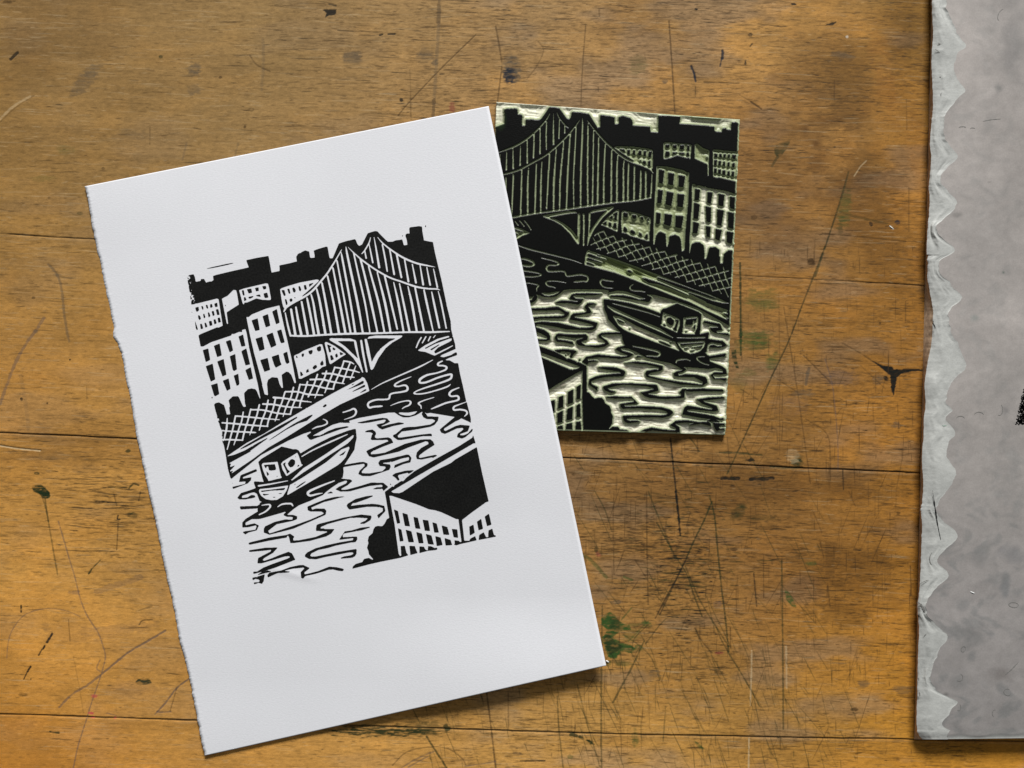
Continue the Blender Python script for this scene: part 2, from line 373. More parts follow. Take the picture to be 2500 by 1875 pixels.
K 535,1285 570,1240 780,1200 940,1140 1100,1105 1180,1100 1300,1155 1260,1190 1205,1230 1205,1268 1300,1250 1450,1210 1650,1130 1780,1140 1900,1168 1915,1185 1895,1210 1820,1205 1720,1180 1640,1185 1400,1260 1220,1300 1180,1345 1145,1330 1135,1230 1200,1165 1195,1145 1000,1165 830,1205 960,1222 900,1235 720,1245 545,1325
K 265,1330 340,1315 490,1268 470,1390 440,1440 380,1420 300,1448 290,1415 380,1410 400,1385 380,1360 320,1350 275,1375
K 345,1285 420,1235 540,1200 620,1218 500,1245
K 2015,1175 2022,1158 2030,1165
T 930 1150
K 70,375 206,273 235,285 235,262 365,178 400,183 450,125 600,5 1006,-228 1396,-443 1641,-598 1661,-648 1706,-498 1671,-503 1166,-208 616,111 185,365 120,480
K 185,365 220,392 330,397 390,375 600,235 940,10 1266,-150 1336,-208 1726,-433 1815,0 1860,200 1940,545 1890,560 1640,740 1465,875 1465,920 1500,1240 1520,1290 1440,1310 1450,1270 1395,865 1355,862 1220,800 1090,740 980,705 860,685 640,595 200,445 150,440 245,950 320,1490 345,1530 365,1520 355,1350 430,1345 460,1470 495,1515 350,1560 0,1630 @780,1250 900,940 590,1020 600,980 650,935 770,900 800,845 885,825 960,860 970,850 890,760 880,700 855,640 880,560 870,510 885,440 955,380 970,310 1000,265 1045,250 1130,255 1170,210 1210,130 1255,105 @930,1150 70,375
K 232,688 308,720 348,935 290,945
K 385,750 480,780 525,995 430,985
K 585,825 665,840 712,1040 620,1030
K 750,875 855,890 885,1078 790,1072
K 925,920 1005,945 1045,1108 960,1105
K 1092,975 1200,1010 1232,1148 1125,1142
K 1275,1040 1375,1050 1390,1200 1310,1190
K 305,1025 370,1055 408,1260 340,1265
K 445,1055 550,1085 595,1278 495,1278
K 635,1095 740,1125 768,1298 680,1298
K 808,1130 910,1160 955,1325 848,1310
K 978,1170 1075,1195 1112,1330 1005,1350
K 1145,1205 1255,1240 1283,1330 1165,1340
K 512,1345 610,1350 640,1430 662,1475 530,1510
K 692,1355 775,1362 800,1410 845,1435 695,1475
K 850,1350 910,1355 965,1385 1010,1378 1018,1405 990,1420 840,1435
K 1322,1245 1400,1255 1420,1275 1445,1275 1500,1250 1500,1290 1360,1335 1315,1325 1330,1300
K 1590,1000 1665,962 1690,1110 1600,1162
K 1728,910 1805,858 1838,1040 1758,1065
K 1868,820 1935,770 1950,785 1990,965 1910,990
K 1500,1290 1505,1255 1590,1255 1610,1215 1695,1170 1725,1245 1510,1295
K 1758,1240 1770,1150 1850,1100 1895,1190 1930,1190 1935,1070 2005,1035 2035,1150 2075,1165 2065,1180 2010,1190
K 1512,985 1522,978 1526,985 1516,992
"""
DX0, DY0, DW, DH, SS = 430, 535, 800, 920, 2   # raster window of the print in picture pixels
TS = 300 / 2212.0

def poly_fill(img, pts, val):
    x = (pts[:, 0] - DX0) * SS; y = (pts[:, 1] - DY0) * SS
    y0 = max(int(y.min()), 0); y1 = min(int(y.max()) + 1, img.shape[0] - 1)
    x2 = np.roll(x, -1); y2 = np.roll(y, -1)
    for r in range(y0, y1 + 1):
        yy = r + 0.5
        m = (y > yy) != (y2 > yy)
        if not m.any(): continue
        xs = np.sort(x[m] + (yy - y[m]) * (x2[m] - x[m]) / (y2[m] - y[m]))
        for a, b in zip(xs[::2], xs[1::2]):
            i0 = max(int(np.ceil(a - 0.5)), 0); i1 = min(int(np.floor(b - 0.5)), img.shape[1] - 1)
            if i1 >= i0: img[r, i0:i1 + 1] = val

def catmull(P, n=8):
    P = np.asarray(P, float)
    if len(P) < 3:
        t = np.linspace(0, 1, n + 1)[:, None]
        return P[0] * (1 - t) + P[-1] * t
    Q = np.vstack([2 * P[0] - P[1], P, 2 * P[-1] - P[-2]]); out = []
    for i in range(1, len(Q) - 2):
        p0, p1, p2, p3 = Q[i - 1], Q[i], Q[i + 1], Q[i + 2]
        for t in np.arange(n) / n:
            out.append(0.5 * (2 * p1 + (p2 - p0) * t + (2 * p0 - 5 * p1 + 4 * p2 - p3) * t * t + (3 * p1 - p0 - 3 * p2 + p3) * t ** 3))
    out.append(P[-1]); return np.array(out)

def stroke_fill(img, pts, val):
    C = catmull(pts)
    C = np.column_stack([(C[:, 0] - DX0) * SS, (C[:, 1] - DY0) * SS, np.maximum(C[:, 2], 4 * TS) * SS * 0.5])
    H, W = img.shape
    for a, b in zip(C[:-1], C[1:]):
        r = max(a[2], b[2]) + 1
        x0 = max(int(min(a[0], b[0]) - r), 0); x1 = min(int(max(a[0], b[0]) + r) + 1, W)
        y0 = max(int(min(a[1], b[1]) - r), 0); y1 = min(int(max(a[1], b[1]) + r) + 1, H)
        if x1 <= x0 or y1 <= y0: continue
        yy, xx = np.mgrid[y0:y1, x0:x1] + 0.5
        d = b[:2] - a[:2]; L = (d * d).sum() + 1e-9
        t = np.clip(((xx - a[0]) * d[0] + (yy - a[1]) * d[1]) / L, 0, 1)
        dist = np.hypot(xx - a[0] - t * d[0], yy - a[1] - t * d[1])
        img[y0:y1, x0:x1][dist < a[2] + (b[2] - a[2]) * t] = val

def blur(a, n=1):
    for _ in range(n):
        p = np.pad(a, 1, mode='edge')
        a = (p[:-2, 1:-1] + 2 * p[1:-1, 1:-1] + p[2:, 1:-1]) / 4
        p = np.pad(a, 1, mode='edge')
        a = (p[1:-1, :-2] + 2 * p[1:-1, 1:-1] + p[1:-1, 2:]) / 4
    return a

def design_field():
    """ink coverage (0..1), one sample per picture pixel"""
    img = np.zeros((DH * SS, DW * SS), np.float32)
    o = (0, 0)
    for line in DESIGN.strip().splitlines():
        k, *w = line.split()
        if k == 'T': o = (float(w[0]), float(w[1])); continue
        org = o; P = []
        for s in w:
            if s[0] == '@': org = tuple(map(float, s[1:].split(','))); continue
            v = [float(q) for q in s.split(',')]
            P.append([org[0] + v[0] * TS, org[1] + v[1] * TS] + [q * TS for q in v[2:]])
        P = np.array(P)
        if k in 'KW': poly_fill(img, P, 1.0 if k == 'K' else 0.0)
        else: stroke_fill(img, P, 1.0 if k == 'B' else 0.0)
    img = blur(img, 3)
    return img.reshape(DH, SS, DW, SS).mean((1, 3))
# ------------------------------------------------------------------ the old wooden table top
TG = 1.5                                   # table grid pitch in picture pixels
TXN, TYN = int(2700 // TG) + 1, int(2076 // TG) + 1  # dense grid, from (-100,-100) to (2600,1976)
TOX, TOY = -100, -100
gx = np.arange(TXN) * TG + TOX; gy = np.arange(TYN) * TG + TOY
GX, GY = np.meshgrid(gx.astype(np.float32), gy.astype(np.float32))

def seam_y(k, x):
    if k == 0: return 571 + x * 0.0562
    if k == 1: return 1056 + x * 0.0440
    return 1743 + np.minimum(x, 1500) * 0.0330 + np.clip(x - 1500, 0, None) * 0.018

# patina of the varnish, with some light fall-off towards the top painted in: light honey in the clean parts, brown and greyer where it is worn
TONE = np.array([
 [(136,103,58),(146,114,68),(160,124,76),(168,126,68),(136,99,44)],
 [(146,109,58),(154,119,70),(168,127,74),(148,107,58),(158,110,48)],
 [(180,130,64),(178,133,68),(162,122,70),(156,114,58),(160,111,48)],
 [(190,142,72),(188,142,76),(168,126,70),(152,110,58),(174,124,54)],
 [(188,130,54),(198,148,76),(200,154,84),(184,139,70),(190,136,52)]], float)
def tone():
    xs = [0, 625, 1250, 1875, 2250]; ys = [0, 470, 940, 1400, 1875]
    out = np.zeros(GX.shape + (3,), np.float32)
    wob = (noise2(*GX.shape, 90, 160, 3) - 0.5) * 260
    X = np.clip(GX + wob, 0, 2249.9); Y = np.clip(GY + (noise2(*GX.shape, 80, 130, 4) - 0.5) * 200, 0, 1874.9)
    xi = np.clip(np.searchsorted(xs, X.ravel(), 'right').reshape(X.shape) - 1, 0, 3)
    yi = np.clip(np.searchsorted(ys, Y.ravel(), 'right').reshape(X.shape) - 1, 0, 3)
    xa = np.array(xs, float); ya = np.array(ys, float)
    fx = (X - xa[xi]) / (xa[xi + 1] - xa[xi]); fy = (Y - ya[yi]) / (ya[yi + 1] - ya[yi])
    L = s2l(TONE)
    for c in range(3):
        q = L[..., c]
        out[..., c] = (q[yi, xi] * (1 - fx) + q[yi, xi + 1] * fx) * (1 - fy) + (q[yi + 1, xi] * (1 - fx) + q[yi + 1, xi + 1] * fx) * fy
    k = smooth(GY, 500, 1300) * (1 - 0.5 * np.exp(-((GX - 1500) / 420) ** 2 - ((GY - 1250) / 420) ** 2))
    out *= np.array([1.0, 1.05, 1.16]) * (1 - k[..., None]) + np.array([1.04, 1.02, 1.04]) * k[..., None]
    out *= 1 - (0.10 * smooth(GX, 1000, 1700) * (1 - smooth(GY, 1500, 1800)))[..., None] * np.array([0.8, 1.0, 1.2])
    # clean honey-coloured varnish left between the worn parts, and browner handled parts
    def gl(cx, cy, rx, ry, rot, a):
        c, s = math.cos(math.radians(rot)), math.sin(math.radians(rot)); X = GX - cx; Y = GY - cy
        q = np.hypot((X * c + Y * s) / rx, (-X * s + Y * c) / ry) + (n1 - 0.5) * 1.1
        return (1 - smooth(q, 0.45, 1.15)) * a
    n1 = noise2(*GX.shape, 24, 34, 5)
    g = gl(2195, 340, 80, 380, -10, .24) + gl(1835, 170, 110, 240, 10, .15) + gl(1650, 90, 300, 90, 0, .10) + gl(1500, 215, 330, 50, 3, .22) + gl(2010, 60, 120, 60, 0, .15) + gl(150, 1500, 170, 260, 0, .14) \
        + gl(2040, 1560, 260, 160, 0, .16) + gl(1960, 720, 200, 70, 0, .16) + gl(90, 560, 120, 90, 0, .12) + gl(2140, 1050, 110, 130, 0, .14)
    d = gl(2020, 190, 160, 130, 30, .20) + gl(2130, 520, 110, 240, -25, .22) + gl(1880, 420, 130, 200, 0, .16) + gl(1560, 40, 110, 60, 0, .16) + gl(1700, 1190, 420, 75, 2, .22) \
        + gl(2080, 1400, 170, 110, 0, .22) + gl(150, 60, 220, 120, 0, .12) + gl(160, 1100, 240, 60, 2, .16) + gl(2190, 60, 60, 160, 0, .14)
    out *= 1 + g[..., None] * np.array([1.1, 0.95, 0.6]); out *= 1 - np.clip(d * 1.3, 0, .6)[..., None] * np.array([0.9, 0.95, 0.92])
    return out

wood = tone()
wz = np.zeros(GX.shape, np.float32)        # relief in metres
# slow board figure and fibre streaks, running with the boards
SH = GY - 0.035 * GX
def streak(sy, sx, seed):
    n = noise2(TYN + 120, TXN, sy, sx, seed, 2)
    off = ((0.035 * GX) / TG).astype(int)
    r = np.clip(np.arange(TYN)[:, None] - off + 60, 0, TYN + 119)
    return n[r, np.arange(TXN)[None]]
st = streak(3, 70, 11); st2 = streak(14, 260, 12); st3 = noise2(TYN, TXN, 60, 90, 13)
cur = noise2(TYN, TXN, 3.0, 7, 16, 2); cur2 = noise2(TYN, TXN, 1.6, 2.6, 17, 1)
f1 = 1 + (st - 0.5) * 0.20 + (st2 - 0.5) * 0.24 + (st3 - 0.5) * 0.26 + (cur - 0.5) * 0.34 + (cur2 - 0.5) * 0.12
wood *= f1[..., None]
# greyer, dirtier cloudy patches
gr = smooth(noise2(TYN, TXN, 45, 110, 14), 0.52, 0.75) * (0.16 + 0.30 * smooth(GX, 900, 1400))
grey = wood.mean(-1, keepdims=True) * np.array([1.15, 0.95, 0.75])
wood = wood * (1 - gr[..., None] * 0.75) + grey * gr[..., None] * 0.62
og = smooth(noise2(TYN, TXN, 40, 60, 15), 0.55, 0.75) * 0.45
wood *= 1 + og[..., None] * np.array([0.18, 0.12, 0.0])

MC = dict(k=(.012,.012,.010), g=(.022,.032,.012), G=(.045,.085,.020), p=(.115,.085,.075), y=(.085,.070,.050),
          l=(.62,.47,.27), b=(.012,.018,.028), r=(.55,.07,.08), n=(.055,.030,.012), w=(.7,.68,.6), o=(.36,.15,.03), m=(.15,.085,.032))
edge_n = noise2(TYN, TXN, 3, 7, 21, 2)

def lay(a, ys, xs, col, dz=0.0):
    c = np.array(MC[col])
    wood[ys, xs] = wood[ys, xs] * (1 - a[..., None]) + c * a[..., None]
    if dz: wz[ys, xs] -= dz * a

def win(x0, y0, x1, y1):
    i0 = int(np.clip((x0 - TOX) / TG, 0, TXN - 1)); i1 = int(np.clip((x1 - TOX) / TG + 2, 0, TXN))
    j0 = int(np.clip((y0 - TOY) / TG, 0, TYN - 1)); j1 = int(np.clip((y1 - TOY) / TG + 2, 0, TYN))
    return slice(j0, j1), slice(i0, i1)

def mark_line(pts, w, alpha, col, dz=0.00012, rough=0.45, halo=0.0):
    pts = np.array(pts, float)
    d_all = None
    ys, xs = win(pts[:, 0].min() - 14, pts[:, 1].min() - 14, pts[:, 0].max() + 14, pts[:, 1].max() + 14)
    X = GX[ys, xs]; Y = GY[ys, xs]
    if X.size == 0: return
    D = np.full(X.shape, 1e9, np.float32)
    for a, b in zip(pts[:-1], pts[1:]):
        d = b - a; L = (d * d).sum() + 1e-9
        t = np.clip(((X - a[0]) * d[0] + (Y - a[1]) * d[1]) / L, 0, 1)
        D = np.minimum(D, np.hypot(X - a[0] - t * d[0], Y - a[1] - t * d[1]))
    n = edge_n[ys, xs]
    cov = np.clip((w * 0.5 * (0.55 + 0.9 * n) - D) / 1.4 + 0.5, 0, 1)
    A = cov * alpha * np.clip(1 - rough + rough * 2 * n, 0, 1)
    lay(A, ys, xs, col, dz)

def mark_blob(cx, cy, rx, ry, rot, alpha, col, soft=0.35, texture=0.6):
    R = max(rx, ry) * 1.4
    ys, xs = win(cx - R, cy - R, cx + R, cy + R); X = GX[ys, xs] - cx; Y = GY[ys, xs] - cy
    c, s = math.cos(math.radians(rot)), math.sin(math.radians(rot))
    q = np.hypot((X * c + Y * s) / rx, (-X * s + Y * c) / ry)
    n = edge_n[ys, xs]; n2 = st3[ys, xs]
    q = q + (n - 0.5) * 0.6 + (n2 - 0.5) * 0.9 + (cur[ys, xs] - 0.5) * 0.7
    A = (1 - smooth(q, 1 - soft, 1.05)) * alpha * np.clip(1 - texture + texture * 2 * n, 0, 1)
    if max(rx, ry) > 12: A = A * (0.45 + 0.75 * smooth(st[ys, xs] * 0.6 + cur[ys, xs] * 0.4, 0.36, 0.62))
    lay(A, ys, xs, col)

def mark_poly(pts, alpha, col, dz=0.0, texture=0.0):
    pts = np.array(pts, float)
    ys, xs = win(pts[:, 0].min() - 4, pts[:, 1].min() - 4, pts[:, 0].max() + 4, pts[:, 1].max() + 4)
    n = edge_n[ys, xs]
    cov = 0
    for ox, oy in ((-.6, -.6), (.6, -.6), (-.6, .6), (.6, .6)):
        X = GX[ys, xs] + ox + (n - 0.5) * 3; Y = GY[ys, xs] + oy + (n - 0.5) * 3; ins = np.zeros(X.shape, bool)
        for a, b in zip(pts, np.roll(pts, -1, 0)):
            m = (a[1] > Y) != (b[1] > Y)
            ins ^= m & (X < (b[0] - a[0]) * (Y - a[1]) / (b[1] - a[1] + 1e-9) + a[0])
        cov = cov + ins / 4.0
    A = cov * alpha * np.clip(1 - texture + texture * 2 * n, 0, 1)
    if texture > 0.2: A = A * (0.35 + 0.75 * smooth(st[ys, xs] * 0.5 + cur[ys, xs] * 0.5, 0.34, 0.56))
    lay(A, ys, xs, col, dz)

def dashes(n, x0, x1, y0, y1, amin, amax, lmin, lmax, col, seed, dens=None, gauss=False, slope=0.035, dz=0.00004, up=False, thick=1.0):
    r = np.random.default_rng(seed)
    if gauss:
        cx = (x0 + x1) / 2 + r.normal(0, (x1 - x0) / 4, n); cy = (y0 + y1) / 2 + r.normal(0, (y1 - y0) / 4, n)
    else:
        cx = r.uniform(x0, x1, n); cy = r.uniform(y0, y1, n)
    if dens is not None:
        i = np.clip(((cx - TOX) / TG).astype(int), 0, TXN - 1); j = np.clip(((cy - TOY) / TG).astype(int), 0, TYN - 1)
        k = r.random(n) < dens[j, i]; cx, cy = cx[k], cy[k]
    m = len(cx); ln = lmin + (lmax - lmin) * r.random(m) ** 2.2
    al = amin + (amax - amin) * r.random(m) ** 1.5
    ang = slope + r.normal(0, 0.03, m) + (r.normal(0, 0.12, m) if up and lmax > 100 else 0)
    K = int(lmax / 1.5) + 1
    t = (np.arange(K) + 0.5) / K - 0.5
    env = 1 - np.abs(t * 2) ** 3
    X = cx[:, None] + ln[:, None] * t * np.cos(ang)[:, None]; Y = cy[:, None] + ln[:, None] * t * np.sin(ang)[:, None]
    wiggle = r.normal(0, 0.5, (m, K)).cumsum(1) * (0.03 if up else 0.22); wiggle -= wiggle.mean(1, keepdims=True); Y = Y + np.clip(wiggle, -3, 3)
    if up: X, Y = cx[:, None] + (Y - cy[:, None]), cy[:, None] + (X - cx[:, None])
    Wt = al[:, None] * env * (ln[:, None] / K) / TG * 1.25 * thick
    acc = np.zeros(GX.shape, np.float32)
    fx = (X - TOX) / TG; fy = (Y - TOY) / TG; ix = np.floor(fx).astype(int); iy = np.floor(fy).astype(int)
    ok = (ix >= 0) & (ix < TXN - 1) & (iy >= 0) & (iy < TYN - 1)
    ix, iy, fx, fy, Wt = ix[ok], iy[ok], fx[ok], fy[ok], Wt[ok]; fx = fx - ix; fy = fy - iy
    for dx, dy, w in ((0, 0, (1 - fx) * (1 - fy)), (1, 0, fx * (1 - fy)), (0, 1, (1 - fx) * fy), (1, 1, fx * fy)):
        np.add.at(acc, (iy + dy, ix + dx), (Wt * w).astype(np.float32))
    acc = np.clip(acc, 0, 0.95)
    lay(acc, slice(None), slice(None), col, dz)

# open pores and short fibre splits
dens = 0.38 + 0.62 * smooth(noise2(TYN, TXN, 70, 130, 31), 0.3, 0.7)
reg = 0.22 + 0.78 * smooth(GX, 500, 1250)
reg = reg * (1 - 0.55 * smooth(GY, 1500, 1750) * (1 - smooth(GX, 700, 1200) * 0.6))
reg = np.where((GX < 450) & (GY > 1000) & (GY < 1400), 0.5, reg)
dens = np.clip(dens * reg, 0, 1)
dashes(80000, -100, 2400, -100, 1976, .12, .5, 4, 24, 'm', 41, 0.25 + 0.75 * dens)
dashes(38000, -100, 2400, -100, 1976, .22, .72, 8, 60, 'n', 42, dens, thick=0.95)
dashes(11000, 1000, 2400, -100, 1976, .25, .7, 8, 50, 'n', 46, 0.5 + 0 * dens, thick=1.0)
dashes(2600, -100, 2400, -100, 1976, .4, .9, 14, 90, 'k', 43, dens ** 1.5, thick=1.0)
dashes(9000, -100, 2400, -100, 1976, .05, .28, 10, 90, 'l', 44, 1 - 0.5 * dens, dz=0)

